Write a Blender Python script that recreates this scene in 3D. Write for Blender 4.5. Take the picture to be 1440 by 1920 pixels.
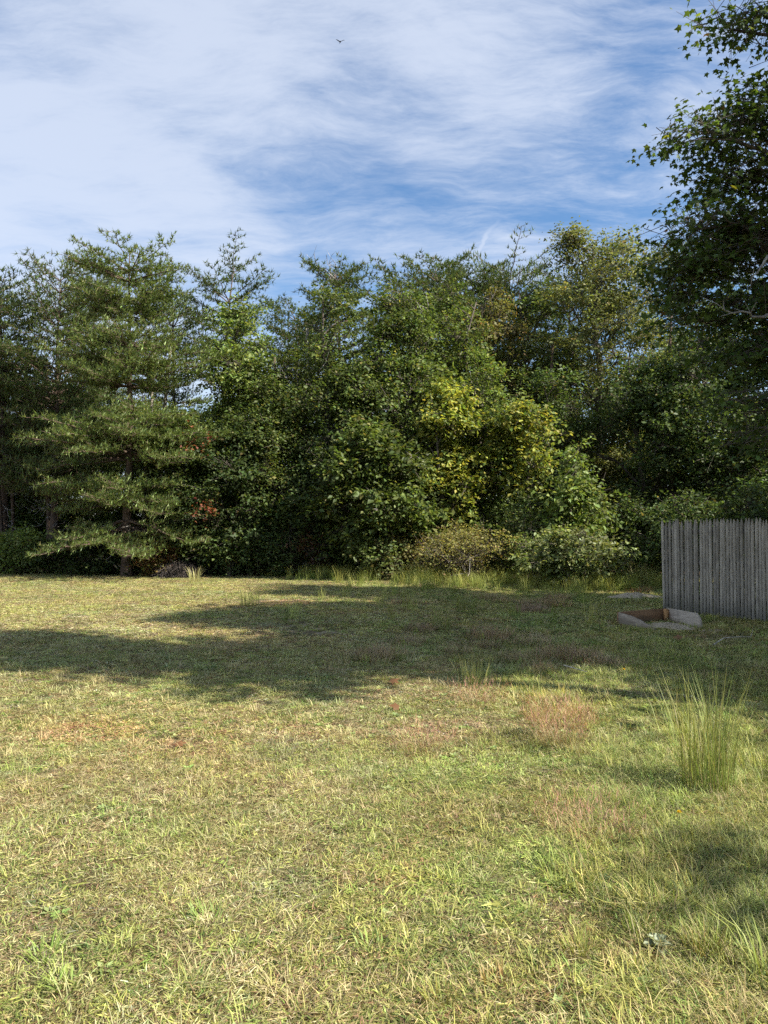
import bpy, math, random
import numpy as np

# ------------------------------------------------------------------ reset
for o in list(bpy.data.objects):
    bpy.data.objects.remove(o)
S = bpy.context.scene
COL = S.collection

# ------------------------------------------------------------------ camera
PITCH = math.radians(1.45)
FPX, EYE = 1386.7, 1.60
cd = bpy.data.cameras.new('camera')
cd.sensor_fit = 'VERTICAL'
cd.sensor_height = 36.0
cd.sensor_width = 27.0
cd.lens = 26.0
cd.clip_start = 0.05
cd.clip_end = 2000.0
cam = bpy.data.objects.new('camera', cd)
COL.objects.link(cam)
cam.location = (0, 0, EYE)
cam.rotation_euler = (math.pi / 2 + PITCH, 0, 0)
S.camera = cam

# ------------------------------------------------------------------ light
SUN_EL = math.radians(42.0)
SUN_AZ = math.radians(-24.0)          # angle from +X (right of the camera); negative = behind the camera
sdir = np.array([math.cos(SUN_EL) * math.cos(SUN_AZ), math.cos(SUN_EL) * math.sin(SUN_AZ), math.sin(SUN_EL)])
sd = bpy.data.lights.new('sun', 'SUN')
sd.energy = 4.8
sd.angle = math.radians(0.55)
sd.color = (1.0, 0.94, 0.83)
sun = bpy.data.objects.new('sun', sd)
COL.objects.link(sun)
sun.location = (30, -8, 25)
from mathutils import Vector
sun.rotation_euler = Vector(-sdir).to_track_quat('-Z', 'Y').to_euler()

S.cycles.use_adaptive_sampling = True
S.cycles.adaptive_threshold = 0.025
S.cycles.use_denoising = False
S.cycles.max_bounces = 4
S.cycles.diffuse_bounces = 2
S.cycles.glossy_bounces = 1
S.cycles.transmission_bounces = 3
S.cycles.caustics_reflective = False
S.cycles.caustics_refractive = False

S.view_settings.view_transform = 'Standard'
S.view_settings.look = 'None'
S.view_settings.exposure = 1.25
S.view_settings.gamma = 1.0

w = bpy.data.worlds.new('World')
S.world = w
w.use_nodes = True
nt = w.node_tree
nt.nodes.clear()


class NT:
    """small helper for wiring nodes"""
    def __init__(s, tree):
        s.t = tree

    def n(s, typ, **kw):
        nd = s.t.nodes.new(typ)
        for k, v in kw.items():
            if k == 'inp':
                for kk, vv in v.items():
                    if hasattr(vv, 'is_output'):
                        s.t.links.new(vv, nd.inputs[kk])
                    else:
                        nd.inputs[kk].default_value = vv
            else:
                setattr(nd, k, v)
        return nd

    def math(s, op, a, b=0.0, c=0.0, clamp=False):
        nd = s.n('ShaderNodeMath', operation=op, use_clamp=clamp)
        for i, v in enumerate((a, b, c)):
            if hasattr(v, 'is_output'):
                s.t.links.new(v, nd.inputs[i])
            else:
                nd.inputs[i].default_value = v
        return nd.outputs[0]

    def vmath(s, op, a, b=(0, 0, 0)):
        nd = s.n('ShaderNodeVectorMath', operation=op)
        for i, v in enumerate((a, b)):
            if hasattr(v, 'is_output'):
                s.t.links.new(v, nd.inputs[i])
            else:
                nd.inputs[i].default_value = v
        return nd.outputs[0]

    def comb(s, x, y, z=0.0):
        return s.n('ShaderNodeCombineXYZ', inp={0: x, 1: y, 2: z}).outputs[0]

    def noise(s, vec, scale, detail=4.0, rough=0.5, dist=0.0, dim='3D'):
        return s.n('ShaderNodeTexNoise', noise_dimensions=dim,
                   inp={'Vector': vec, 'Scale': scale, 'Detail': detail, 'Roughness': rough, 'Distortion': dist})

    def sstep(s, x, a, b, lo=0.0, hi=1.0):
        return s.n('ShaderNodeMapRange', interpolation_type='SMOOTHSTEP',
                   inp={0: x, 1: a, 2: b, 3: lo, 4: hi}).outputs[0]

    def mix(s, f, a, b, blend='MIX'):
        nd = s.n('ShaderNodeMix', data_type='RGBA', blend_type=blend)
        for i, v in ((0, f), (6, a), (7, b)):
            if hasattr(v, 'is_output'):
                s.t.links.new(v, nd.inputs[i])
            else:
                nd.inputs[i].default_value = v if i == 0 else (tuple(v) + (1.0,))[:4]
        return nd.outputs[2]


W = NT(nt)
sky = W.n('ShaderNodeTexSky', sky_type='NISHITA', sun_disc=False, sun_elevation=SUN_EL,
          sun_rotation=math.pi / 2 - SUN_AZ, altitude=50.0, air_density=1.0, dust_density=0.1, ozone_density=2.2)
gen = W.n('ShaderNodeTexCoord').outputs['Generated']
sep = W.n('ShaderNodeSeparateXYZ', inp={0: gen})
zz = W.math('ADD', W.math('MAXIMUM', sep.outputs[2], 0.0), 0.16)
u = W.math('DIVIDE', sep.outputs[0], zz)
v = W.math('DIVIDE', sep.outputs[1], zz)
uv = W.comb(u, v)
BX, BY = 4.9, 0.9
# slow domain warp, then wisps drawn out along two wind directions over a broad veil
wn = W.noise(uv, 1.3, 4.0, 0.55)
warp = W.vmath('SCALE', W.vmath('SUBTRACT', wn.outputs['Color'], (0.5, 0.5, 0.5)))
warp.node.inputs['Scale'].default_value = 0.34
uvw = W.vmath('ADD', uv, warp)
rot = W.n('ShaderNodeMapping', inp={'Vector': uvw, 'Rotation': (0, 0, math.radians(-58)), 'Scale': (0.8, 2.2, 1.0),
                                    'Location': (3.1, 1.7, 0.0)}).outputs[0]
streak = W.noise(rot, 3.0, 12.0, 0.66, 0.12).outputs[0]
rot2 = W.n('ShaderNodeMapping', inp={'Vector': uvw, 'Rotation': (0, 0, math.radians(38)), 'Scale': (0.9, 2.6, 1.0),
                                     'Location': (7.7, 2.2, 0.0)}).outputs[0]
streak2 = W.noise(rot2, 5.2, 11.0, 0.68, 0.1).outputs[0]
body = W.noise(W.vmath('ADD', uvw, (BX, BY, 0.0)), 1.15, 3.0, 0.5).outputs[0]
veil = W.sstep(u, 0.62, -0.42)                       # the veil thickens towards the west
fine = W.math('ADD', W.math('MULTIPLY', streak, 0.60), W.math('MULTIPLY', streak2, 0.40))
fine = W.math('MULTIPLY', W.math('SUBTRACT', fine, 0.5), W.math('SUBTRACT', 1.35, W.math('MULTIPLY', veil, 0.45)))
dens = W.math('ADD', W.math('MULTIPLY', body, 0.95), fine)
dens = W.math('ADD', dens, W.math('MULTIPLY', veil, 0.18))
mask = W.sstep(dens, 0.31, 0.78)
# a short drifting contrail
ca, cb = (0.258, 1.66), (0.217, 1.875)
dx, dy = cb[0] - ca[0], cb[1] - ca[1]
ln = math.hypot(dx, dy)
cn = W.noise(uv, 9.0, 3.0, 0.6).outputs[0]
rel = W.vmath('SUBTRACT', W.comb(u, v), (ca[0], ca[1], 0))
along = W.n('ShaderNodeVectorMath', operation='DOT_PRODUCT', inp={0: rel, 1: (dx / ln, dy / ln, 0)}).outputs['Value']
acr = W.n('ShaderNodeVectorMath', operation='DOT_PRODUCT', inp={0: rel, 1: (-dy / ln, dx / ln, 0)}).outputs['Value']
acr = W.math('ADD', acr, W.math('MULTIPLY', W.math('SUBTRACT', cn, 0.5), 0.05))
wid = W.math('ABSOLUTE', acr)
trail = W.math('MULTIPLY', W.sstep(wid, 0.015, 0.001), W.math('MULTIPLY', W.sstep(along, -0.04, 0.10), W.sstep(along, ln + 0.01, ln - 0.03)))
mask = W.math('MAXIMUM', W.math('MULTIPLY', mask, 0.92), W.math('MULTIPLY', trail, 0.8))
clear = W.n('ShaderNodeHueSaturation', inp={'Saturation': 1.15, 'Value': 1.12, 'Color': sky.outputs[0]}).outputs[0]
cloud_col = W.mix(0.88, sky.outputs[0], (4.95, 5.4, 6.3))
skycol = W.mix(W.math('MULTIPLY', mask, 0.90), clear, cloud_col)
bg = W.n('ShaderNodeBackground', inp={'Color': skycol, 'Strength': 0.07})
out = W.n('ShaderNodeOutputWorld')
nt.links.new(bg.outputs[0], out.inputs[0])
w.cycles.sampling_method = 'MANUAL'
w.cycles.sample_map_resolution = 256


# ------------------------------------------------------------------ helpers
def at(px, py, d):
    """world point at ground distance d that the photograph shows at (px, py)"""
    a, b = (px - 720) / FPX, (960 - py) / FPX
    k = d / (math.cos(PITCH) - b * math.sin(PITCH))
    return np.array([a * k, d, EYE + (math.sin(PITCH) + b * math.cos(PITCH)) * k])


def gx(px, d):
    return (px - 720) / FPX * d


def gd(py):
    """ground distance of a picture row"""
    ang = PITCH + math.atan((960 - py) / FPX)
    return EYE / math.tan(-ang)


def hgt(py, d):
    return at(720, py, d)[2]


def unit(a):
    return a / np.maximum(np.linalg.norm(a, axis=-1, keepdims=True), 1e-9)


def rdirs(rng, n):
    return unit(rng.normal(size=(n, 3)))


def tag(o, label=None, cat=None, group=None, kind=None):
    for k, val in (('label', label), ('category', cat), ('group', group), ('kind', kind)):
        if val:
            o[k] = val
    return o


def empty(name, loc=(0, 0, 0), rz=0.0):
    o = bpy.data.objects.new(name, None)
    o.empty_display_size = 0.2
    COL.objects.link(o)
    o.location = tuple(float(c) for c in loc)
    o.rotation_euler = (0, 0, rz)
    return o


class Geo:
    """collects vertices, faces and one colour per vertex; build() links them as one mesh object"""
    def __init__(s):
        s.V, s.P, s.C, s.n = [], [], [], 0

    def add(s, V, polys, col=(1, 1, 1)):
        V = np.asarray(V, dtype=np.float32).reshape(-1, 3)
        c = np.asarray(col, dtype=np.float32)
        if c.ndim == 1:
            c = np.broadcast_to(c, (len(V), 3))
        s.V.append(V)
        s.C.append(c)
        if not isinstance(polys, list):
            polys = [polys]
        for p in polys:
            s.P.append(np.asarray(p, dtype=np.int32) + s.n)
        s.n += len(V)

    def mesh(s, name, mat, smooth=False):
        V = np.concatenate(s.V)
        C = np.concatenate(s.C)
        me = bpy.data.meshes.new(name)
        me.vertices.add(len(V))
        me.vertices.foreach_set('co', V.ravel())
        loops = np.concatenate([p.ravel() for p in s.P])
        tot = np.concatenate([np.full(len(p), p.shape[1], dtype=np.int32) for p in s.P])
        start = np.concatenate([[0], np.cumsum(tot)[:-1]]).astype(np.int32)
        me.loops.add(len(loops))
        me.loops.foreach_set('vertex_index', loops)
        me.polygons.add(len(tot))
        me.polygons.foreach_set('loop_start', start)
        if smooth:
            me.polygons.foreach_set('use_smooth', np.ones(len(tot), dtype=bool))
        me.update(calc_edges=True)
        a = me.color_attributes.new('Col', 'FLOAT_COLOR', 'POINT')
        a.data.foreach_set('color', np.concatenate([C, np.ones((len(C), 1), np.float32)], 1).ravel())
        me.materials.append(mat)
        return me

    def build(s, name, mat, parent=None, smooth=False):
        o = bpy.data.objects.new(name, s.mesh(name, mat, smooth))
        COL.objects.link(o)
        if parent is not None:
            o.parent = parent
        return o

    # ---- shapes
    def tube(s, pts, rad, sides=6, col=(1, 1, 1), cap=True, rough=0.0, rng=None):
        pts = np.asarray(pts, float)
        n = len(pts)
        rad = np.broadcast_to(np.asarray(rad, float), (n,))
        t = unit(np.gradient(pts, axis=0))
        ref = np.array([0.31, 0.95, 0.05]) if abs(t[0][2]) > 0.8 else np.array([0, 0, 1.0])
        b = unit(np.cross(t, ref))
        c = np.cross(t, b)
        a = np.linspace(0, 2 * np.pi, sides, endpoint=False)
        rr = rad[:, None] * (1 + (rough * rng.normal(size=(n, sides)) if rng is not None else 0))
        V = pts[:, None] + rr[..., None] * (np.cos(a)[None, :, None] * b[:, None] + np.sin(a)[None, :, None] * c[:, None])
        i = np.arange(n - 1)[:, None] * sides
        j = np.arange(sides)[None]
        k = (j + 1) % sides
        q = np.stack([i + j, i + k, i + sides + k, i + sides + j], -1).reshape(-1, 4)
        pol = [q]
        if cap:
            pol.append(((n - 1) * sides + np.arange(sides))[None])
        s.add(V, pol, col)

    def prisms(s, A, B, ra, rb, col):
        """many thin three-sided twigs at once"""
        A, B = np.asarray(A, float), np.asarray(B, float)
        n = len(A)
        if n == 0:
            return
        t = unit(B - A)
        b = unit(np.cross(t, np.array([0.3, 0.2, 0.93])))
        c = np.cross(t, b)
        ra = np.broadcast_to(np.asarray(ra, float), (n,))[:, None]
        rb = np.broadcast_to(np.asarray(rb, float), (n,))[:, None]
        ring = [(1, 0), (-0.5, 0.87), (-0.5, -0.87)]
        V = np.stack([A + ra * (x * b + y * c) for x, y in ring] + [B + rb * (x * b + y * c) for x, y in ring], 1)
        f = np.array([[0, 1, 4, 3], [1, 2, 5, 4], [2, 0, 3, 5]])
        F = (np.arange(n)[:, None, None] * 6 + f[None]).reshape(-1, 4)
        col = np.asarray(col, float)
        if col.ndim == 2:
            col = np.repeat(col, 6, 0)
        s.add(V, F, col)

    def leaves(s, P, A, N, L, Wd, col, fold=0.10, curl=0.12):
        n = len(P)
        A = unit(A)
        B = unit(np.cross(N, A))
        N = np.cross(A, B)
        L = np.broadcast_to(np.asarray(L, float), (n,))[:, None]
        Wd = np.broadcast_to(np.asarray(Wd, float), (n,))[:, None]
        m = P + A * L * 0.45 + N * L * fold
        V = np.stack([P, m + B * Wd * 0.5, P + A * L - N * L * curl, m - B * Wd * 0.5], 1)
        F = np.arange(n * 4).reshape(n, 4)
        # two triangles meeting on the midrib
        T = np.concatenate([F[:, [0, 1, 2]], F[:, [0, 2, 3]]])
        s.add(V, T, np.repeat(np.asarray(col), 4, 0))

    def needles(s, P, A, L, wd, col):
        """thin tapering triangles"""
        n = len(P)
        A = unit(A)
        B = unit(np.cross(A, np.array([0.2, 0.35, 0.9]) + 0 * A))
        L = np.broadcast_to(np.asarray(L, float), (n,))[:, None]
        wd = np.broadcast_to(np.asarray(wd, float), (n,))[:, None]
        V = np.stack([P - B * wd * 0.5, P + B * wd * 0.5, P + A * L], 1)
        s.add(V, np.arange(n * 3).reshape(n, 3), np.repeat(np.asarray(col), 3, 0))

    def blades(s, P, A, L, wd, bend, col, tipcol=None, sag=None):
        """grass blades of two segments that arch over; A start direction, bend pulls the tip along `bend` (n,3)"""
        n = len(P)
        A = unit(A)
        B = unit(np.cross(A, bend + np.array([0.013, 0.021, 0.0])))
        L = np.broadcast_to(np.asarray(L, float), (n,))[:, None]
        wd = np.broadcast_to(np.asarray(wd, float), (n,))[:, None]
        m = P + A * L * 0.5 + bend * L * 0.12
        t = P + A * L * 0.82 + bend * L * 0.5
        V = np.stack([P - B * wd * 0.5, P + B * wd * 0.5, m + B * wd * 0.42, m - B * wd * 0.42, t], 1)
        i = np.arange(n)[:, None] * 5
        c = np.asarray(col, float)
        tc = c if tipcol is None else np.asarray(tipcol, float)
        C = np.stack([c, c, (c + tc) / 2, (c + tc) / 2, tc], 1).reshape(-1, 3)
        s.add(V, [i + np.array([[0, 1, 2, 3]]), i + np.array([[3, 2, 4]])], C)

    def box(s, c, dim, rz=0.0, col=(1, 1, 1), jit=0.0, rng=None):
        c = np.asarray(c, float)
        dx, dy, dz = np.asarray(dim, float) / 2
        V = np.array([[x, y, z] for x in (-dx, dx) for y in (-dy, dy) for z in (-dz, dz)])
        if jit:
            V = V + rng.normal(size=V.shape) * jit
        r = np.array([[math.cos(rz), -math.sin(rz), 0], [math.sin(rz), math.cos(rz), 0], [0, 0, 1]])
        s.add(V @ r.T + c, np.array([[0, 1, 3, 2], [4, 6, 7, 5], [0, 4, 5, 1], [2, 3, 7, 6], [0, 2, 6, 4], [1, 5, 7, 3]]), col)


def pal(rng, n, cols, wts, var=0.18):
    """per-leaf colours: picked from a palette, each a little lighter or darker than the next"""
    cols = np.asarray(cols, float)
    wts = np.asarray(wts, float)
    c = cols[rng.choice(len(cols), n, p=wts / wts.sum())]
    return np.clip(c * (1 + var * rng.normal(size=(n, 1))) * (1 + 0.06 * rng.normal(size=(n, 3))), 0.004, 0.95)


def vnoise(x, y, seed=0):
    """smooth value noise in 0..1"""
    x, y = np.asarray(x, float), np.asarray(y, float)
    xi, yi = np.floor(x).astype(int), np.floor(y).astype(int)
    fx, fy = x - xi, y - yi
    fx, fy = fx * fx * (3 - 2 * fx), fy * fy * (3 - 2 * fy)

    def h(a, b):
        q = (a * 374761393 + b * 668265263 + seed * 1442695041) & 0x7fffffff
        q = ((q ^ (q >> 13)) * 1274126177) & 0x7fffffff
        return ((q ^ (q >> 16)) & 0xffff) / 65535.0
    return (h(xi, yi) * (1 - fx) + h(xi + 1, yi) * fx) * (1 - fy) + (h(xi, yi + 1) * (1 - fx) + h(xi + 1, yi + 1) * fx) * fy


def fbm(x, y, seed=0, o=3):
    r, a, t = 0.0, 1.0, 0.0
    for k in range(o):
        r = r + a * vnoise(x * 2 ** k, y * 2 ** k, seed + k * 17)
        t += a
        a *= 0.5
    return r / t


def sst(x, a, b):
    t = np.clip((x - a) / (b - a), 0, 1)
    return t * t * (3 - 2 * t)


# ------------------------------------------------------------------ materials
def new_mat(name):
    m = bpy.data.materials.new(name)
    m.use_nodes = True
    m.node_tree.nodes.clear()
    return m, NT(m.node_tree)


def leaf_mat(name, trans=0.35, rough=0.5, spec=0.35, gain=(1.5, 1.45, 0.7), attr='GEOMETRY', tint=None):
    m, N = new_mat(name)
    c = N.n('ShaderNodeAttribute', attribute_name='Col').outputs['Color']
    if tint:
        t = N.n('ShaderNodeAttribute', attribute_name='tint', attribute_type='INSTANCER').outputs['Color']
        c = N.mix(1.0, c, t, 'MULTIPLY')
    p = N.n('ShaderNodeBsdfPrincipled', inp={'Base Color': c, 'Roughness': rough, 'Specular IOR Level': spec})
    tc = N.mix(1.0, c, gain, 'MULTIPLY')
    tr = N.n('ShaderNodeBsdfTranslucent', inp={'Color': tc})
    mx = N.n('ShaderNodeMixShader', inp={0: trans, 1: p.outputs[0], 2: tr.outputs[0]})
    o = N.n('ShaderNodeOutputMaterial', inp={0: mx.outputs[0]})
    return m


M_LEAF = leaf_mat('leaf', 0.38, 0.52, 0.25)
M_NEEDLE = leaf_mat('pine_needle', 0.22, 0.5, 0.3, (1.4, 1.4, 0.8))
M_GRASS = leaf_mat('grass_blade', 0.28, 0.55, 0.25, (1.3, 1.25, 0.8), tint=True)
M_STALK = leaf_mat('grass_stalk', 0.28, 0.5, 0.3, (1.3, 1.25, 0.8))


def bark_mat():
    m, N = new_mat('bark')
    c = N.n('ShaderNodeAttribute', attribute_name='Col').outputs['Color']
    tc = N.n('ShaderNodeTexCoord').outputs['Object']
    mp = N.n('ShaderNodeMapping', inp={'Vector': tc, 'Scale': (1, 1, 0.25)}).outputs[0]
    nz = N.noise(mp, 26.0, 5.0, 0.65).outputs[0]
    nb = N.noise(tc, 3.0, 3.0, 0.6).outputs[0]
    f = N.sstep(nz, 0.3, 0.7, 0.55, 1.35)
    f = N.math('MULTIPLY', f, N.sstep(nb, 0.3, 0.7, 0.75, 1.25))
    cc = N.mix(1.0, c, N.n('ShaderNodeCombineColor', inp={0: f, 1: f, 2: f}).outputs[0], 'MULTIPLY')
    bp = N.n('ShaderNodeBump', inp={'Strength': 0.8, 'Distance': 0.03, 'Height': nz})
    p = N.n('ShaderNodeBsdfPrincipled', inp={'Base Color': cc, 'Roughness': 0.9, 'Specular IOR Level': 0.15, 'Normal': bp.outputs[0]})
    N.n('ShaderNodeOutputMaterial', inp={0: p.outputs[0]})
    return m


M_BARK = bark_mat()


def ground_mat():
    m, N = new_mat('lawn_soil')
    pos = N.n('ShaderNodeNewGeometry').outputs['Position']
    sp = N.n('ShaderNodeSeparateXYZ', inp={0: pos})
    n1 = N.noise(pos, 1.1, 5.0, 0.6).outputs[0]
    n2 = N.noise(pos, 14.0, 5.0, 0.65).outputs[0]
    n3 = N.noise(pos, 90.0, 3.0, 0.6).outputs[0]
    straw = N.mix(N.sstep(n2, 0.35, 0.65), (0.11, 0.085, 0.05), (0.22, 0.175, 0.10))
    green = N.mix(N.sstep(n2, 0.3, 0.7), (0.06, 0.065, 0.028), (0.13, 0.13, 0.05))
    sand = N.mix(n3, (0.30, 0.245, 0.165), (0.44, 0.37, 0.26))
    c = N.mix(N.sstep(n1, 0.42, 0.60), straw, green)
    n4 = N.noise(pos, 2.6, 4.0, 0.6).outputs[0]
    c = N.mix(N.sstep(n4, 0.54, 0.64), c, sand)
    c = N.mix(N.sstep(n3, 0.62, 0.42), c, N.mix(0.5, c, (0.06, 0.045, 0.025)))
    # leaf litter where the wood begins
    edge = N.math('ADD', sp.outputs[1], N.math('MULTIPLY', N.math('SUBTRACT', n1, 0.5), 3.0))
    litter = N.mix(N.sstep(n2, 0.35, 0.65), (0.055, 0.036, 0.02), (0.13, 0.085, 0.045))
    c = N.mix(N.sstep(edge, 25.6, 27.2), c, litter)
    h = N.math('ADD', N.math('MULTIPLY', n2, 0.6), N.math('MULTIPLY', n3, 0.4))
    bp = N.n('ShaderNodeBump', inp={'Strength': 0.9, 'Distance': 0.03, 'Height': h})
    p = N.n('ShaderNodeBsdfPrincipled', inp={'Base Color': c, 'Roughness': 0.95, 'Specular IOR Level': 0.1, 'Normal': bp.outputs[0]})
    N.n('ShaderNodeOutputMaterial', inp={0: p.outputs[0]})
    return m


def wood_mat(name, a, b, dirt=(0.05, 0.055, 0.045), axis='Z', dirt_top=0.5, scale=60.0):
    """weathered timber: grain drawn out along one axis, knots, a tint of its own for each board, damp stain at the foot"""
    m, N = new_mat(name)
    tc = N.n('ShaderNodeTexCoord').outputs['Object']
    oi = N.n('ShaderNodeObjectInfo')
    off = N.vmath('SCALE', N.comb(1.0, 2.3, 3.7))
    nt_ = off.node
    N.t.links.new(N.math('MULTIPLY', oi.outputs['Random'], 37.0), nt_.inputs['Scale'])
    p0 = N.vmath('ADD', tc, off)
    sc = {'X': (0.06, 1, 1), 'Y': (1, 0.06, 1), 'Z': (1, 1, 0.045)}[axis]
    gr = N.noise(N.n('ShaderNodeMapping', inp={'Vector': p0, 'Scale': sc}).outputs[0], scale, 6.0, 0.65, 0.4).outputs[0]
    big = N.noise(p0, 3.2, 4.0, 0.6).outputs[0]
    kn = N.n('ShaderNodeTexVoronoi', inp={'Vector': N.n('ShaderNodeMapping', inp={'Vector': p0, 'Scale': (1, 1, 0.5)}).outputs[0], 'Scale': 5.0}).outputs[0]
    c = N.mix(N.sstep(gr, 0.32, 0.68), a, b)
    rt = N.sstep(oi.outputs['Random'], 0.0, 1.0, 0.72, 1.22)
    c = N.mix(1.0, c, N.n('ShaderNodeCombineColor', inp={0: rt, 1: rt, 2: N.math('MULTIPLY', rt, 1.0)}).outputs[0], 'MULTIPLY')
    c = N.mix(N.sstep(big, 0.50, 0.72, 0.0, 0.45), c, tuple(x * 0.45 for x in a))
    c = N.mix(N.sstep(big, 0.46, 0.30, 0.0, 0.35), c, tuple(min(1, x * 1.35) for x in b))
    c = N.mix(N.sstep(kn, 0.09, 0.03, 0.0, 0.85), c, (0.028, 0.022, 0.018))
    z = N.n('ShaderNodeSeparateXYZ', inp={0: N.n('ShaderNodeNewGeometry').outputs['Position']}).outputs[2]
    zz_ = N.math('ADD', z, N.math('MULTIPLY', N.math('SUBTRACT', big, 0.5), 0.5))
    c = N.mix(N.sstep(zz_, dirt_top, 0.0, 0.0, 0.6), c, dirt)
    bp = N.n('ShaderNodeBump', inp={'Strength': 0.6, 'Distance': 0.006, 'Height': gr})
    p = N.n('ShaderNodeBsdfPrincipled', inp={'Base Color': c, 'Roughness': 0.85, 'Specular IOR Level': 0.2, 'Normal': bp.outputs[0]})
    N.n('ShaderNodeOutputMaterial', inp={0: p.outputs[0]})
    return m


M_FENCE = wood_mat('weathered_picket', (0.22, 0.195, 0.16), (0.42, 0.38, 0.32))
M_RAIL = wood_mat('weathered_rail', (0.12, 0.11, 0.095), (0.22, 0.205, 0.18), axis='X')
M_BOARD = wood_mat('grey_board', (0.19, 0.155, 0.115), (0.34, 0.29, 0.225), dirt=(0.11, 0.09, 0.065), axis='X', dirt_top=0.1)
M_BOARD_PALE = wood_mat('pale_board', (0.28, 0.24, 0.19), (0.47, 0.41, 0.33), dirt=(0.2, 0.17, 0.13), axis='X', dirt_top=0.08)
M_BOARD_BROWN = wood_mat('brown_board', (0.13, 0.072, 0.038), (0.24, 0.14, 0.075), dirt=(0.10, 0.07, 0.045), axis='X', dirt_top=0.1)
M_BOARD_ORANGE = wood_mat('fresh_board', (0.28, 0.15, 0.065), (0.40, 0.23, 0.10), dirt=(0.15, 0.1, 0.06), axis='Z', dirt_top=0.05)


def plain_mat(name, a, b, scale=30.0, rough=0.9, bump=0.5):
    m, N = new_mat(name)
    tc = N.n('ShaderNodeTexCoord').outputs['Object']
    n1 = N.noise(tc, scale, 5.0, 0.65).outputs[0]
    c = N.mix(N.sstep(n1, 0.33, 0.67), a, b)
    bp = N.n('ShaderNodeBump', inp={'Strength': bump, 'Distance': 0.02, 'Height': n1})
    p = N.n('ShaderNodeBsdfPrincipled', inp={'Base Color': c, 'Roughness': rough, 'Specular IOR Level': 0.2, 'Normal': bp.outputs[0]})
    N.n('ShaderNodeOutputMaterial', inp={0: p.outputs[0]})
    return m


M_SAND = plain_mat('pale_sand', (0.24, 0.195, 0.13), (0.50, 0.43, 0.31), 45.0, bump=1.0)
M_FEATHER = plain_mat('dark_feather', (0.012, 0.012, 0.014), (0.03, 0.03, 0.033), 40.0, 0.6, 0.1)
M_SOIL = ground_mat()

# ------------------------------------------------------------------ ground: one sheet out to the horizon
def gz(x, y):
    """gentle bumps of the lawn; flat far away"""
    f = sst(np.hypot(x, y), 60, 30)
    return f * (0.05 * (fbm(np.asarray(x) * 0.45 + 40, np.asarray(y) * 0.45 + 9, 5) - 0.5))


def axis_pts(lo, hi, fine):
    a = [lo]
    core = np.arange(-fine, fine + 0.01, 0.4)
    r = fine
    outp = []
    while r < hi:
        r *= 1.35
        outp.append(r)
    return np.concatenate([-np.array(outp[::-1]), core, outp])


xs = axis_pts(-700, 700, 16.0)
ys = axis_pts(-700, 700, 20.0) + 12
X, Y = np.meshgrid(xs, ys, indexing='ij')
Z = gz(X, Y)
g = Geo()
nx, ny = X.shape
idx = np.arange(nx * ny).reshape(nx, ny)
g.add(np.stack([X, Y, Z], -1).reshape(-1, 3), np.stack([idx[:-1, :-1], idx[1:, :-1], idx[1:, 1:], idx[:-1, 1:]], -1).reshape(-1, 4))
o = g.build('ground', M_SOIL, smooth=True)
tag(o, 'sandy lawn ground running back to the wood', 'ground', kind='structure')


# ------------------------------------------------------------------ lawn grass (stuff): tufts of real blades scattered over the ground
def scatter_group(proto):
    ng = bpy.data.node_groups.new('scatter_' + proto.name, 'GeometryNodeTree')
    ng.interface.new_socket('Geometry', in_out='INPUT', socket_type='NodeSocketGeometry')
    ng.interface.new_socket('Geometry', in_out='OUTPUT', socket_type='NodeSocketGeometry')
    N = NT(ng)
    gi, go = N.n('NodeGroupInput'), N.n('NodeGroupOutput')
    oi = N.n('GeometryNodeObjectInfo')
    oi.inputs['Object'].default_value = proto
    oi.inputs['As Instance'].default_value = True
    ra = N.n('GeometryNodeInputNamedAttribute', data_type='FLOAT_VECTOR', inp={'Name': 'rot'})
    sa = N.n('GeometryNodeInputNamedAttribute', data_type='FLOAT_VECTOR', inp={'Name': 'scl'})
    ip = N.n('GeometryNodeInstanceOnPoints', inp={'Points': gi.outputs[0], 'Instance': oi.outputs['Geometry'],
                                                  'Rotation': ra.outputs[0], 'Scale': sa.outputs[0]})
    ng.links.new(ip.outputs[0], go.inputs[0])
    return ng


def scatter(name, proto_mesh, P, rot, scl, tint, parent):
    proto = bpy.data.objects.new('tuft_' + name, proto_mesh)
    me = bpy.data.meshes.new(name)
    me.vertices.add(len(P))
    me.vertices.foreach_set('co', np.asarray(P, np.float32).ravel())
    for nm, typ, arr in (('rot', 'FLOAT_VECTOR', rot), ('scl', 'FLOAT_VECTOR', scl)):
        a = me.attributes.new(nm, typ, 'POINT')
        a.data.foreach_set('vector', np.asarray(arr, np.float32).ravel())
    a = me.attributes.new('tint', 'FLOAT_COLOR', 'POINT')
    a.data.foreach_set('color', np.concatenate([tint, np.ones((len(tint), 1))], 1).astype(np.float32).ravel())
    ob = bpy.data.objects.new(name, me)
    COL.objects.link(ob)
    ob.parent = parent
    md = ob.modifiers.new('scatter', 'NODES')
    md.node_group = scatter_group(proto)
    ob['kind'] = 'stuff'
    return ob


STRAW, TAN, YEL, GRN, DGR, RED = (0.50, 0.45, 0.235), (0.40, 0.325, 0.17), (0.38, 0.39, 0.12), (0.22, 0.29, 0.075), (0.12, 0.17, 0.05), (0.34, 0.21, 0.12)


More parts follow.
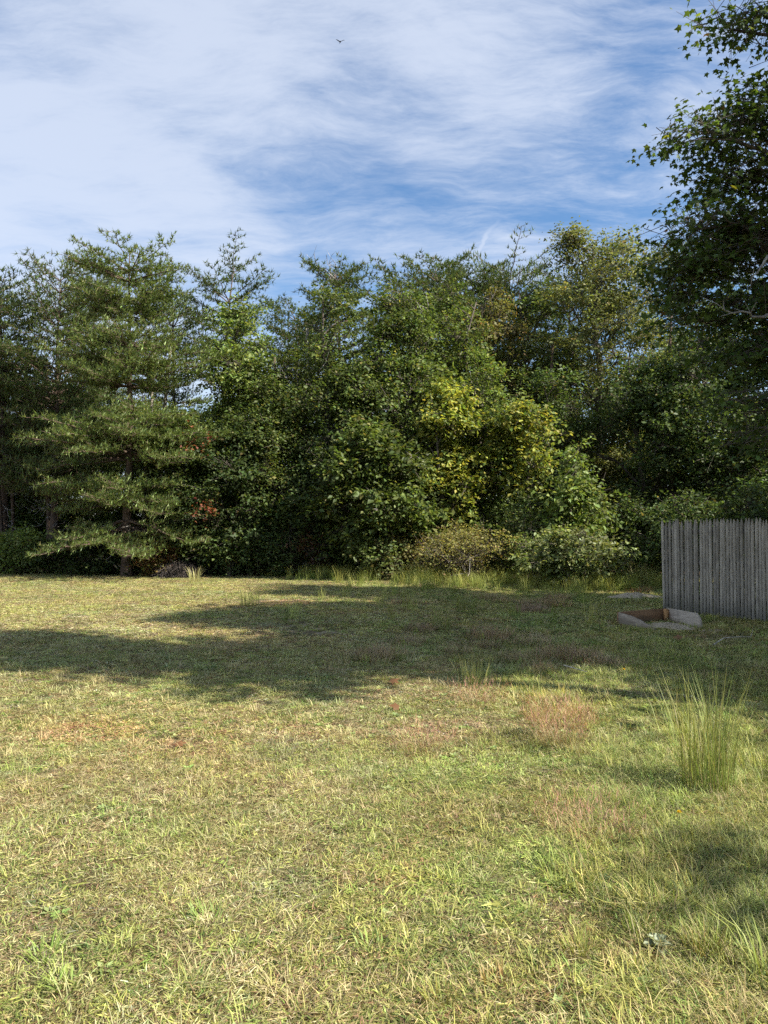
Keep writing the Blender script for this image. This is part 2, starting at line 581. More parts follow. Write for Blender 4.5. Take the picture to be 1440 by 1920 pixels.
def sward(rng, n, rad, kinds, wmul=1.0):
    """one round patch of lawn: n arching blades, thinning out towards the rim.
    kinds: (share, length, lean, width, bend, colours)"""
    g = Geo()
    for share, L, lean, wd, bend, cols in kinds:
        m = int(n * share)
        # blades stand in little tufts
        nt_ = max(3, m // 14)
        ca_ = rng.uniform(0, 6.283, nt_)
        cr = rad * np.sqrt(rng.uniform(0, 1, nt_)) * rng.uniform(0.8, 1.12, nt_)
        k = rng.integers(0, nt_, m)
        P = np.stack([cr[k] * np.cos(ca_[k]), cr[k] * np.sin(ca_[k]), np.full(m, -0.004)], -1)
        o_ = rng.normal(size=(m, 2)) * 0.022
        P[:, :2] += o_
        b = np.arctan2(o_[:, 1], o_[:, 0]) + rng.normal(size=m) * 1.0
        le = np.clip(lean + 0.22 * rng.normal(size=m), 0.02, 0.97)
        el = (1 - le) * np.pi / 2
        A = np.stack([np.cos(b) * np.cos(el), np.sin(b) * np.cos(el), np.sin(el) + 0.03], -1)
        bd = np.stack([np.cos(b), np.sin(b), -0.55 * np.ones(m)], -1) * bend * rng.uniform(0.3, 1.2, (m, 1))
        bd[:, 2] = np.where(A[:, 2] < 0.25, np.abs(bd[:, 2]) * 0.2, bd[:, 2])
        ln_ = L * rng.uniform(0.4, 1.15, m) * rng.uniform(0.75, 1.2, nt_)[k]
        cc = np.asarray(cols, float)[rng.integers(0, len(cols), nt_)][k]
        cc = cc * np.clip(1 + 0.30 * rng.normal(size=(nt_, 1)), 0.35, 1.8)[k] * (1 + 0.16 * rng.normal(size=(m, 1)))
        cc = np.clip(cc, 0.02, 0.85)
        P[:, 2] += np.where(le > 0.7, rng.uniform(0, 0.016, m), 0)
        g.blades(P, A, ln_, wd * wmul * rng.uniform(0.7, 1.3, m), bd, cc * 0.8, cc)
    return g.mesh('sward', M_GRASS)


rng = np.random.default_rng(11)
lawn = empty('lawn_grass', (0, 8, 0))
tag(lawn, 'dry short lawn grass, mixed green and straw, covering the clearing', 'grass', kind='stuff')


def far_edge(x):
    """where the lawn gives way to the wood"""
    return np.interp(x, [-20, -9, -4, 0, 3, 6, 9, 20], [28.5, 28.0, 26.3, 25.2, 23.2, 20.6, 23.0, 25.0])


def greenness(x, y):
    """0 straw .. 1 green, in patches; the right of the clearing stays greener"""
    f = fbm(x * 0.55 + 3.1, y * 0.55 + 8.2, 3) * 0.55 + fbm(x * 2.1, y * 2.1, 31) * 0.45
    return np.clip(0.5 + (f - 0.5) * 2.4 + 0.10 * np.clip(x, -3, 3) - 0.10 * sst(y, 12, 20) * sst(x, 1, -4), 0, 1)


def longness(x, y):
    """the grass on the right has not been mown as closely"""
    return sst(x - 0.10 * y + 1.2 * (fbm(x * .7, y * .7, 77) - .5), -0.4, 1.6)


def mixcol(f, a, b, rng, var=0.16):
    a, b = np.asarray(a), np.asarray(b)
    c = a[None] * (1 - f[:, None]) + b[None] * f[:, None]
    return np.clip(c * (1 + var * rng.normal(size=(len(f), 1))) * (1 + 0.05 * rng.normal(size=(len(f), 3))), 0.01, 1.6)


def grid_points(y0, y1, step, rng):
    q = []
    y = y0
    while y < y1:
        hw = 0.54 * y + 2.0
        x = np.arange(-hw, hw, step) + rng.uniform(0, step)
        q.append(np.stack([x, np.full(len(x), y)], -1))
        y += step * 0.87
    q = np.concatenate(q)
    return q + rng.normal(size=q.shape) * step * 0.22


def spread(name, mesh, x, y, s, tint, rng, parent=None, zs=1.0):
    n = len(x)
    if n == 0:
        return
    P = np.stack([x, y - 8, gz(x, y)], -1)
    rt = np.stack([0 * x, 0 * x, rng.uniform(0, 6.28, n)], -1)
    scatter(name, mesh, P, rt, np.stack([s, s, s * zs * rng.uniform(0.8, 1.25, n)], -1), tint, parent or lawn)


DRYC = [STRAW, STRAW, TAN, (0.48, 0.41, 0.22), (0.34, 0.26, 0.14), RED, YEL, (0.60, 0.55, 0.34), (0.17, 0.125, 0.075), (0.24, 0.17, 0.10)]
GREC = [YEL, YEL, GRN, GRN, (0.30, 0.34, 0.10), (0.36, 0.37, 0.14), DGR]
LODS = [(1.9, 5.6, 0.30, 4700, 1.0), (5.6, 11.0, 0.36, 3300, 1.4), (11.0, 28.6, 0.52, 2400, 2.2)]
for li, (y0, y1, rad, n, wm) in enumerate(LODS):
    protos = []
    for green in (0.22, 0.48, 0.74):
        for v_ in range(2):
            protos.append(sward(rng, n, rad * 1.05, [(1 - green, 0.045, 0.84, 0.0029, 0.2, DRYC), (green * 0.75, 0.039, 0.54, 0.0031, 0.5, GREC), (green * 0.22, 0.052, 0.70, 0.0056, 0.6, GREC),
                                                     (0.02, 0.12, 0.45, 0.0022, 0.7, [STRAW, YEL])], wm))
    q = grid_points(y0, y1, rad * 1.02, rng)
    x, y = q[:, 0], q[:, 1]
    ok = (y < far_edge(x) + 0.5) & ~((fbm(x * 1.9 + 31, y * 1.9 + 5, 123, 2) > 0.63) & (x < 1.2) & (rng.uniform(size=len(x)) < 0.5))
    x, y = x[ok], y[ok]
    lev = np.clip((greenness(x, y) * 3.0 + 0.35 * rng.normal(size=len(x))).astype(int), 0, 2) * 2 + rng.integers(0, 2, len(x))
    for k_, me in enumerate(protos):
        m_ = lev == k_
        xx, yy = x[m_], y[m_]
        f = np.clip(fbm(xx * 1.1 + 7, yy * 1.1, 61) + 0.12 * rng.normal(size=len(xx)), 0, 1)
        spread('lawn_sward', me, xx, yy, rng.uniform(0.85, 1.2, len(xx)), mixcol(f, (1.10, 1.04, 0.96), (0.90, 0.95, 0.92), rng, 0.08), rng)
    # longer unmown grass over it on the right
    pl = [sward(rng, n // 4, rad, [(0.45, 0.125, 0.40, 0.0032, 0.7, GREC), (0.40, 0.15, 0.46, 0.0022, 0.7, [STRAW, YEL, TAN]), (0.15, 0.10, 0.5, 0.0045, 0.7, GREC)], wm) for _ in range(2)]
    q = grid_points(y0, y1, rad * 1.15, rng)
    x, y = q[:, 0], q[:, 1]
    ok = (y < far_edge(x) + 0.4) & (rng.uniform(size=len(x)) < 0.75 * longness(x, y) * (0.25 + 0.75 * sst(fbm(x * 1.1, y * 1.1, 65), 0.35, 0.62)))
    x, y = x[ok], y[ok]
    h_ = rng.integers(0, 2, len(x))
    for k_ in range(2):
        xx, yy = x[h_ == k_], y[h_ == k_]
        spread('unmown_grass', pl[k_], xx, yy, rng.uniform(0.8, 1.2, len(xx)), mixcol(rng.uniform(0, 1, len(xx)), (1.05, 1.0, 0.9), (0.85, 0.92, 0.9), rng, 0.1), rng, zs=0.9)
# broad-leaved weeds among the grass
weed = []
for k_ in range(3):
    g = Geo()
    n_ = 9
    a_ = np.arange(n_) * 2.4
    el_ = rng.uniform(0.15, 0.7, n_)
    A_w = np.stack([np.cos(a_) * np.cos(el_), np.sin(a_) * np.cos(el_), np.sin(el_)], -1)
    lw = rng.uniform(0.025, 0.05, n_)
    g.leaves(np.stack([0.012 * np.cos(a_), 0.012 * np.sin(a_), np.full(n_, 0.012)], -1), A_w, np.tile((0.05, 0.02, 1.0), (n_, 1)), lw, lw * 0.55, np.tile((1.0, 1.0, 1.0), (n_, 1)) * rng.uniform(0.8, 1.2, (n_, 1)), fold=0.06)
    weed.append(g.mesh('weed', M_GRASS))
for k_ in range(3):
    q = grid_points(1.9, 8.0, 0.34, rng)
    x, y = q[:, 0], q[:, 1]
    ok = rng.uniform(size=len(x)) < 0.10 + 0.7 * sst(fbm(x * 1.2 + 70 + k_ * 9, y * 1.2, 133), 0.52, 0.68)
    spread('broadleaf_weeds', weed[k_], x[ok], y[ok], rng.uniform(0.4, 0.95, ok.sum()), mixcol(rng.uniform(0, 1, ok.sum()), (0.22, 0.29, 0.09), (0.33, 0.38, 0.16), rng), rng)
# airy pink seed heads of lovegrass in drifts
pk = [sward(rng, 700, 0.34, [(0.7, 0.26, 0.40, 0.0026, 0.7, [(0.42, 0.30, 0.18), (0.38, 0.27, 0.16)]), (0.3, 0.15, 0.4, 0.004, 0.6, GREC)], 1.4)]
q = grid_points(7.0, 24.0, 0.42, rng)
x, y = q[:, 0], q[:, 1]
ok = (y < far_edge(x) - 0.5) & (x < 4.2) & (rng.uniform(size=len(x)) < sst(fbm(x * 0.5 + 20, y * 0.4, 99), 0.50, 0.64) * longness(x + 1.5, y) * 0.28)
spread('pink_lovegrass', pk[0], x[ok], y[ok], rng.uniform(0.7, 1.2, ok.sum()), mixcol(rng.uniform(0, 1, ok.sum()), (1, 1, 1), (0.85, 0.9, 0.85), rng), rng)

# tall seed-bearing grass along the far edge of the lawn
tallg = []
for k in range(3):
    gq = Geo()
    n = 26
    a = rng.uniform(0, 6.28, n)
    P = np.stack([0.13 * np.cos(a) * rng.uniform(0, 1, n), 0.13 * np.sin(a) * rng.uniform(0, 1, n), np.full(n, -0.01)], -1)
    A = np.stack([0.16 * rng.normal(size=n), 0.16 * rng.normal(size=n), np.ones(n)], -1)
    bd = np.stack([rng.normal(size=n) * 0.4, rng.normal(size=n) * 0.4, -0.05 * np.ones(n)], -1)
    gq.blades(P, A, 0.55 * rng.uniform(0.5, 1.25, n), 0.007, bd, np.tile((0.9, 0.95, 0.8), (n, 1)), np.tile((1.1, 1.0, 0.8), (n, 1)))
    tallg.append(gq.mesh('tuft', M_GRASS))
tall = empty('tall_grass', (0, 22, 0))
tag(tall, 'tall yellow green grass standing along the far edge of the lawn', 'grass', kind='stuff')
for k, me in enumerate(tallg):
    n = 620
    x = rng.uniform(-4.5, 8.0, n)
    off = np.abs(rng.normal(size=n)) * 1.7
    y = far_edge(x) - 0.1 - off * np.where(x > -1.5, 1.0, 0.35)
    keep = rng.uniform(size=n) < sst(fbm(x * 1.3 + 4, y * 0.9, 41), 0.36, 0.62) * np.where(x > -2.5, 1, 0.4)
    keep &= ~((np.abs(x - 6.3) < 1.2) & (y > 16.2) & (y < 19.2))
    x, y = x[keep], y[keep]
    # a few strays further out on the lawn
    xs_, ys_ = rng.uniform(-2.5, 5.0, 34), rng.uniform(12.5, 20.5, 34)
    ks = rng.uniform(size=34) < sst(fbm(xs_ * 0.6, ys_ * 0.6, 43), 0.42, 0.62)
    x, y = np.concatenate([x, xs_[ks]]), np.concatenate([y, ys_[ks]])
    n = len(x)
    s = rng.uniform(0.4, 1.2, n)
    scatter('grass_stalks', me, np.stack([x, y - 22, gz(x, y)], -1), np.stack([0 * x, 0 * x, rng.uniform(0, 6.28, n)], -1),
            np.stack([s, s, s], -1), mixcol(rng.uniform(0, 1, n), (0.36, 0.37, 0.12), (0.17, 0.23, 0.06), rng), tall)

# ------------------------------------------------------------------ trees
BARK_OAK, BARK_PINE, BARK_PALE, BARK_DEAD = (0.10, 0.085, 0.07), (0.12, 0.085, 0.065), (0.30, 0.27, 0.22), (0.30, 0.28, 0.26)


def curve(a, b, sag, n, rng, wob=0.05):
    """bent path from a to b: leaves a steeply, then levels out"""
    a, b = np.asarray(a, float), np.asarray(b, float)
    t = np.linspace(0, 1, n)[:, None]
    L = np.linalg.norm(b - a)
    mid = (a + b) / 2 + np.array([0, 0, sag * L])
    p = (1 - t) ** 2 * a + 2 * t * (1 - t) * mid + t ** 2 * b
    p[1:-1] += rng.normal(size=(n - 2, 3)) * wob * L / n * 2
    return p


def auto_lobes(rng, h, base, rx, m, ry=None, top=0.25, size=0.42, wide=0.45):
    """crown masses: a spiral of uneven ellipsoids round the stem; `wide` = height fraction of the widest part"""
    ry = ry or rx
    out = []
    H = h - base
    for i in range(m):
        t = (i + 0.5) / m
        prof = (t / wide) ** 0.55 if t < wide else max(0.0, 1 - ((t - wide) / (1.0 - wide)) ** 1.8)
        prof = 0.25 + 0.75 * prof if t < wide else top + (1 - top) * prof
        a = i * 2.399 + rng.normal() * 0.5
        s = size * rng.uniform(0.7, 1.3) * (0.55 + 0.45 * prof)
        rr = max(0.0, prof - s * 0.85) * rng.uniform(0.75, 1.12)
        sz = s * min(rx, ry)
        z = base + sz * 0.6 + t * (H - sz * 1.35)
        out.append((rr * rx * math.cos(a), rr * ry * math.sin(a), z, sz * rng.uniform(0.85, 1.2), sz * rng.uniform(0.85, 1.2), sz * rng.uniform(0.6, 0.85)))
    return np.array(out)


def cluster_points(rng, lobes, n, inner=0.45, sub=11, puff=0.30, wts=None, flat=0.5):
    """leaf sprays gathered in small tufts of foliage that sit over each crown mass"""
    w = lobes[:, 3] * lobes[:, 4] + lobes[:, 4] * lobes[:, 5] + lobes[:, 3] * lobes[:, 5]
    if wts is not None:
        w = w * np.asarray(wts)
    m = max(4, n // sub)
    k = rng.choice(len(lobes), m, p=w / w.sum())
    d = rdirs(rng, m)
    d[:, 2] = np.where(rng.uniform(size=m) < 0.3, np.abs(d[:, 2]), d[:, 2])
    ph = rng.uniform(0, 6.28, (len(lobes), 3))[k]
    bump = 1 + 0.20 * np.sin(6.2 * d[:, 0] + ph[:, 0]) * np.sin(5.4 * d[:, 1] + ph[:, 1]) + 0.14 * np.sin(6 * d[:, 2] + 5 * d[:, 0] + ph[:, 2]) + 0.20 * np.clip(rng.normal(size=m), -1.6, 1.3)
    r = (1 - (1 - inner) * rng.uniform(size=m) ** 1.6) * bump
    L = lobes[k]
    S_ = L[:, :3] + d * r[:, None] * L[:, 3:]
    j = rng.integers(0, m, n)
    sz = rng.uniform(0.6, 1.35, m)[j] * puff
    o_ = np.clip(rng.normal(size=(n, 3)), -1.7, 1.7) * np.array([1.0, 1.0, flat]) * sz[:, None]
    D = unit(d[j] + 0.9 * o_ / puff * 0.6)
    return S_[j] + o_ - np.array([0, 0, 1.0]) * (o_[:, :2] ** 2).sum(1, keepdims=True) * 0.5, D, k[j], np.stack([1 + 0.20 * rng.normal(size=m), rng.uniform(0.72, 1.3, m)], -1)[j]


def foliage(g, rng, C, D, per, leaf, cols, spread=0.28, droop=0.25, up=0.75, wr=0.62, ctint=0.12, tv=None):
    """sprays of leaves: each cluster is a twig with `per` leaves along it"""
    n = len(C)
    tw = unit(D * 0.7 + 0.55 * rng.normal(size=(n, 3)) + np.array([0, 0, 0.12]))
    s = rng.uniform(-0.2, 1.0, (n, per, 1)) * spread * 1.4
    P = C[:, None] + tw[:, None] * s + rng.normal(size=(n, per, 3)) * spread * np.array([0.5, 0.5, 0.28])
    A = tw[:, None] * 0.5 + rng.normal(size=(n, per, 3)) * np.array([0.8, 0.8, 0.35]) - np.array([0, 0, droop])
    N = np.array([0, 0, up]) + 0.35 * D[:, None] + rng.normal(size=(n, per, 3)) * 0.5
    ct = 1 + ctint * rng.normal(size=(n, 1, 1))
    if tv is not None:
        ct = ct * tv[:, 0].reshape(n, 1, 1)
    c = 1.14 * pal(rng, n * per, *cols).reshape(n, per, 3) * np.clip(ct, 0.5, 1.6)
    L = leaf * rng.uniform(0.6, 1.3, n * per)
    if tv is not None:
        L = L * np.repeat(tv[:, 1], per)
    g.leaves(P.reshape(-1, 3), A.reshape(-1, 3), N.reshape(-1, 3), L, L * wr, c.reshape(-1, 3))
    return tw


def stem_path(rng, h, lean=(0, 0), n=8, wob=0.10):
    t = np.linspace(0, 1, n)
    w = np.cumsum(rng.normal(size=(n, 2)) * wob, 0) * t[:, None]
    return np.stack([lean[0] * t ** 1.3 + w[:, 0], lean[1] * t ** 1.3 + w[:, 1], h * t - 0.05 * (1 - t)], -1)


def broad_tree(name, label, x, y, h, base, rx, ncl, cols, seed, ry=None, leaf=0.128, per=11, m=16, lobes=None, trunk_r=None, bark=BARK_OAK,
               lean=(0, 0), group=None, cat='tree', wide=0.45, size=0.42, top=0.25, inner=0.45, spread=0.28, stems=1, bare=0, twigs=0.35, droop=0.25, up=0.75, rot=0.0, puff=0.27):
    rng = np.random.default_rng(seed)
    root = empty(name, (x, y, float(gz(x, y))), rot)
    tag(root, label, cat, group)
    if lobes is None:
        lobes = auto_lobes(rng, h, base, rx, m, ry, top, size, wide)
        lobes[:, :2] += np.asarray(lean)[None] * (lobes[:, 2:3] / h) ** 1.3
    tr = trunk_r or 0.016 * h
    g = Geo()
    for sidx in range(stems):
        ln = np.asarray(lean) + (0 if stems == 1 else rng.normal(size=2) * rx * 0.45)
        sp = stem_path(rng, h * (0.93 if stems == 1 else rng.uniform(0.6, 0.9)), ln, 9, 0.05 + 0.008 * h)
        if stems > 1:
            sp[:, :2] += rng.normal(size=2) * 0.12 * rx * 0.5
        g.tube(sp, np.linspace(1, 0.16, 9) ** 1.1 * tr / math.sqrt(stems) * np.r_[1.35, np.ones(8)], 7, bark, rough=0.05, rng=rng)
        if sidx == 0:
            main = sp
    for L in lobes:
        zt = max(0.25 * base, L[2] - 0.55 * np.hypot(L[0], L[1]) - 0.5)
        a = np.array([np.interp(zt, main[:, 2], main[:, 0]), np.interp(zt, main[:, 2], main[:, 1]), zt])
        p = curve(a, L[:3], 0.12, 6, rng, 0.12)
        r0 = tr * 0.42 * (1 - 0.55 * zt / h)
        g.tube(p, np.linspace(r0, r0 * 0.3, 6), 5, bark, cap=False)
        nb = 5
        d = rdirs(rng, nb)
        for dd in d:
            e = L[:3] + dd * L[3:] * 0.85
            k = rng.integers(2, 5)
            g.tube(curve(p[k], e, 0.08, 4, rng, 0.12), np.linspace(r0 * 0.35, r0 * 0.1, 4), 4, bark, cap=False)
    if bare:
        for _ in range(bare):                                   # dead bare limbs that poke out of the crown
            L = lobes[rng.integers(len(lobes))]
            d = unit(rng.normal(size=3) + np.array([0, -0.8, 0.1]))
            e = L[:3] + d * L[3:] * rng.uniform(1.05, 1.35)
            p = curve(L[:3] * 0.8 + np.array([0, 0, 0.15 * L[2]]), e, 0.06, 7, rng, 0.2)
            g.tube(p, np.linspace(0.032, 0.010, 7), 4, (0.24, 0.21, 0.17), cap=False)
            for q in range(4):
                f = p[3 + q % 3] + unit(rng.normal(size=3)) * rng.uniform(0.25, 0.6)
                g.prisms([p[3 + q % 3]], [f], 0.011, 0.004, BARK_DEAD)
    C, D, k, tv = cluster_points(rng, lobes, ncl, inner, puff=puff)
    C[:, 2] = np.maximum(C[:, 2], 0.12)
    sel = rng.uniform(size=ncl) < twigs
    B = C[sel]
    g.prisms(B - D[sel] * 0.55 + rng.normal(size=B.shape) * 0.12, B + D[sel] * 0.15, 0.010, 0.004, np.asarray(bark) * 1.1)
    trunk = g.build('trunk', M_BARK, root, smooth=True)
    gl = Geo()
    foliage(gl, rng, C, D, per, leaf, cols, spread, droop, up, tv=tv)
    crown = gl.build('crown', M_LEAF, root)
    return root


def pine(name, label, x, y, h, base, prof, whorls, seed, per_whorl=5, cols=None, lean=(0, 0), tuftn=7, step=0.095, needle=0.165, group=None, dead=10,
         bark=BARK_PINE, trunk_r=None, upturn=0.12, twig=0.62, dead_top=0, needle_w=0.030, flat=0.55, keep=1.0, gaps=False, sag=0.0):
    """pine with level branches: each carries side twigs set with bunches of needles, so the foliage lies in flat plates"""
    rng = np.random.default_rng(seed)
    root = empty(name, (x, y, float(gz(x, y))))
    tag(root, label, 'tree', group)
    g, gn = Geo(), Geo()
    tr = trunk_r or 0.0145 * h
    sp = stem_path(rng, h * 0.955, lean, 11, 0.07)
    g.tube(sp, np.linspace(1, 0.1, 11) * tr * np.r_[1.3, np.ones(10)], 8, bark, rough=0.06, rng=rng)

    def stem(z):
        return np.array([np.interp(z, sp[:, 2], sp[:, 0]), np.interp(z, sp[:, 2], sp[:, 1]), z])
    TA, TB, NP, ND = [], [], [], []
    for i in range(whorls):
        t = (3 * (i // 3) + 0.7 * math.sin(i // 3 * 2.3) + 0.9 + 1.9 * rng.uniform()) / (whorls + 2) if gaps else (i + rng.uniform(0.1, 0.9)) / whorls
        z = base + t * (h * 0.955 - base)
        R = prof(t)
        nb = max(2, per_whorl + rng.integers(-1, 2))
        a0 = rng.uniform(0, 6.28)
        for b in range(nb):
            if rng.uniform() > keep:
                continue
            a = a0 + b * 6.283 / nb + rng.normal() * 0.28
            L = R * rng.uniform(0.55, 1.15)
            if L < 0.15:
                continue
            dirh = np.array([math.cos(a), math.sin(a), 0])
            side = np.array([-math.sin(a), math.cos(a), 0])
            rise = L * (upturn + flat * t ** 3 - sag * (1 - t) ** 3 + rng.normal() * 0.10)
            p0 = stem(z)
            p3 = p0 + dirh * L + np.array([0, 0, rise])
            pm = p0 + dirh * L * 0.5 + np.array([0, 0, rise * 0.5 - L * 0.07 * (1 - t)])
            tt = np.linspace(0, 1, 7)[:, None]
            path = (1 - tt) ** 2 * p0 + 2 * tt * (1 - tt) * pm + tt ** 2 * p3 + rng.normal(size=(7, 3)) * 0.03 * L * 0.5
            path[0] = p0
            r0 = max(0.012, 0.016 * L)
            g.tube(path, np.linspace(r0, 0.006, 7), 4, np.asarray(bark) * 1.1, cap=False)
            nt_ = max(4, int(L / 0.15))
            for q in range(nt_):
                f = 0.22 + 0.78 * (q + rng.uniform()) / nt_
                o_ = np.array([np.interp(f, tt[:, 0], path[:, c]) for c in range(3)])
                sgn = 1 if q % 2 else -1
                tl = twig * min(1.0, L * 0.5) * (1.15 - 0.75 * f) * rng.uniform(0.5, 1.3) + 0.10
                td = unit(dirh * rng.uniform(0.35, 0.9) + side * sgn * rng.uniform(0.5, 1.0) + np.array([0, 0, rng.normal() * 0.16 + 0.10]))
                e_ = o_ + td * tl + np.array([0, 0, 0.05 * tl])
                TA.append(o_)
                TB.append(e_)
                nn = max(2, int(tl / step))
                s_ = (np.arange(nn) + rng.uniform(0.2, 1, nn)) / nn
                NP.append(o_ + (e_ - o_) * s_[:, None] + rng.normal(size=(nn, 3)) * 0.03)
                ND.append(np.tile(td, (nn, 1)))
    g.prisms(np.array(TA), np.array(TB), 0.009, 0.004, np.asarray(bark) * 1.15)
    for _ in range(dead):                                        # dead lower twigs
        z = rng.uniform(0.35, 1.0) * base + 0.3
        a = rng.uniform(0, 6.28)
        p0 = stem(z)
        L = rng.uniform(0.5, 1.8)
        e = p0 + np.array([math.cos(a) * L, math.sin(a) * L, rng.normal() * 0.25 * L - 0.1])
        p = curve(p0, e, -0.04, 5, rng, 0.2)
        g.tube(p, np.linspace(0.016, 0.005, 5), 4, BARK_DEAD, cap=False)
        for q in range(5):
            k = 1 + q % 4
            g.prisms([p[k]], [p[k] + unit(rng.normal(size=3) + unit(e - p0)) * rng.uniform(0.15, 0.5)], 0.007, 0.003, BARK_DEAD)
    for _ in range(dead_top):                                    # grey snag limbs above the crown
        z = h * rng.uniform(0.80, 0.93)
        p0 = stem(z)
        e = p0 + np.array([rng.normal() * 0.5, rng.normal() * 0.4, rng.uniform(0.8, 1.7)])
        p = curve(p0, e, 0.02, 7, rng, 0.35)
        g.tube(p, np.linspace(0.035, 0.009, 7), 4, BARK_DEAD, cap=False)
        for q in range(7):
            k = 2 + q % 5
            g.prisms([p[k]], [p[k] + unit(rng.normal(size=3) + np.array([0, 0, 0.6])) * rng.uniform(0.15, 0.45)], 0.010, 0.004, BARK_DEAD)
    g.build('trunk', M_BARK, root, smooth=True)
    NP, ND = np.concatenate(NP), np.concatenate(ND)
    n = len(NP)
    A = ND[:, None] * 0.45 + rng.normal(size=(n, tuftn, 3)) * 0.62 + np.array([0, 0, 0.45])
    ct = 1 + 0.16 * rng.normal(size=(n, 1, 1))
    cols = cols or ([(0.062, 0.092, 0.032), (0.090, 0.125, 0.043), (0.125, 0.155, 0.056), (0.13, 0.115, 0.05)], [3, 4, 2, 0.4])
    c = 1.2 * pal(rng, n * tuftn, *cols).reshape(n, tuftn, 3) * np.clip(ct, 0.5, 1.6)
    gn.needles(np.repeat(NP, tuftn, 0), A.reshape(-1, 3), needle * rng.uniform(0.6, 1.25, n * tuftn), needle_w, c.reshape(-1, 3))
    gn.build('crown', M_NEEDLE, root)
    return root


def copy_tree(src, x, y, rz, sc, label, group=None):
    r = src.copy()
    COL.objects.link(r)
    r.location = (x, y, float(gz(x, y)))
    r.rotation_euler = (0, 0, rz)
    r.scale = (sc[0], sc[0], sc[1])
    r['label'] = label
    if group:
        r['group'] = group
    for ch in list(src.children):
        c = ch.copy()
        COL.objects.link(c)
        c.parent = r
    return r


# palettes: colours with weights
def dim(c, f):  # darker copy of a palette; gives low trees their shade through leaf colour
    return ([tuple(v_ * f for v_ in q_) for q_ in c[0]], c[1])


OAK = ([(0.070, 0.102, 0.028), (0.098, 0.135, 0.036), (0.140, 0.172, 0.052), (0.20, 0.18, 0.055)], [3, 4, 2, 0.3])
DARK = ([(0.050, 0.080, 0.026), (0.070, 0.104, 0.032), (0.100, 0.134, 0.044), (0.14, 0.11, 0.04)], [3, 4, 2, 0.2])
BRIGHT = ([(0.100, 0.145, 0.034), (0.14, 0.185, 0.048), (0.19, 0.225, 0.075)], [3, 4, 2])
OLIVE = ([(0.105, 0.122, 0.044), (0.135, 0.152, 0.056), (0.18, 0.188, 0.078), (0.19, 0.15, 0.06)], [3, 4, 2, 0.35])
YELLOW = ([(0.17, 0.20, 0.045), (0.25, 0.26, 0.055), (0.37, 0.34, 0.07), (0.11, 0.15, 0.035)], [3, 3, 1.2, 3])
RUSSET = ([(0.14, 0.125, 0.05), (0.165, 0.145, 0.06), (0.115, 0.125, 0.042), (0.18, 0.115, 0.055)], [3, 3, 4, 0.8])
REDL = ([(0.15, 0.045, 0.025), (0.19, 0.07, 0.03), (0.10, 0.08, 0.03)], [3, 2, 1])
MAPLE = ([(0.070, 0.098, 0.026), (0.095, 0.128, 0.034), (0.13, 0.165, 0.044), (0.32, 0.30, 0.05), (0.20, 0.10, 0.04)], [4, 4, 2, 0.14, 0.05])


def T(px, top, d):
    return gx(px, d), d, float(hgt(top, d))


WOOD = 'trees along the edge of the wood'
BACKP = 'pines rising behind the front trees'
BACKB = 'trees deep in the wood'

# --- pines on the left
x, y, h = T(238, 446, 26.0)
pine('pine_tree', 'big light green pine with sweeping level branches at the left', x, y, h, 1.3,
     lambda t: (1.75 + 2.2 * (1 - t) ** 0.9) * (0.86 + 0.14 * math.sin(t * 23)), 36, 101, 7,
     cols=([(0.112, 0.152, 0.052), (0.150, 0.195, 0.068), (0.200, 0.240, 0.092), (0.17, 0.155, 0.07)], [3, 4, 2.4, 0.5]), dead=8, lean=(0.1, 0), step=0.105, tuftn=6, needle=0.17, needle_w=0.036, twig=0.95, flat=0.3, gaps=True, upturn=0.08, sag=0.30, group=WOOD)
x, y, h = T(100, 492, 29.5)
pine('pine_tree', 'dark pine with upswept top just left of the biggest pine', x, y, h, 2.8,
     lambda t: 1.2 + 1.7 * (1 - t) ** 0.7, 24, 102, 7, dead=14, upturn=0.3, step=0.13, tuftn=5, needle=0.22, needle_w=0.042, twig=0.8, group=WOOD)
x, y, h = T(8, 520, 30.5)
pl_ = pine('pine_tree', 'tall dark pine cut by the left edge of the picture', x, y, h, 3.4,
           lambda t: 1.2 + 1.7 * (1 - t) ** 0.7, 22, 103, 7, dead=14, upturn=0.2, step=0.13, tuftn=5, needle=0.22, needle_w=0.042, twig=0.8, group=WOOD)
x, y, h3 = T(-75, 500, 32)
copy_tree(pl_, x, y, 2.0, (1.0, h3 / h), 'tall pine just outside the left edge of the picture', WOOD)
x, y, h3 = T(170, 500, 34)
copy_tree(pl_, x, y, 4.1, (1.0, h3 / h), 'pine half hidden behind the biggest pine', WOOD)
x, y, h = T(414, 482, 37.0)
pine('pine_tree', 'slender open topped pine standing clear against the sky', x, y, h, 8.6,
     lambda t: (1.2 + 1.1 * math.sin(t * 3.0)), 12, 104, 5, dead=6, upturn=0.3, keep=0.8, step=0.13, tuftn=6, needle=0.24, needle_w=0.045, twig=0.8, group=BACKP)
x, y, h = T(628, 490, 35.0)
pine('pine_tree', 'ragged pine with bare grey dead limbs at its top', x, y, h, 7.0,
     lambda t: 1.1 + 1.6 * (1 - t) ** 0.6, 15, 105, 6, dead=4, dead_top=4, upturn=0.3, keep=0.9, step=0.13, tuftn=6, needle=0.24, needle_w=0.045, twig=0.8, group=BACKP)

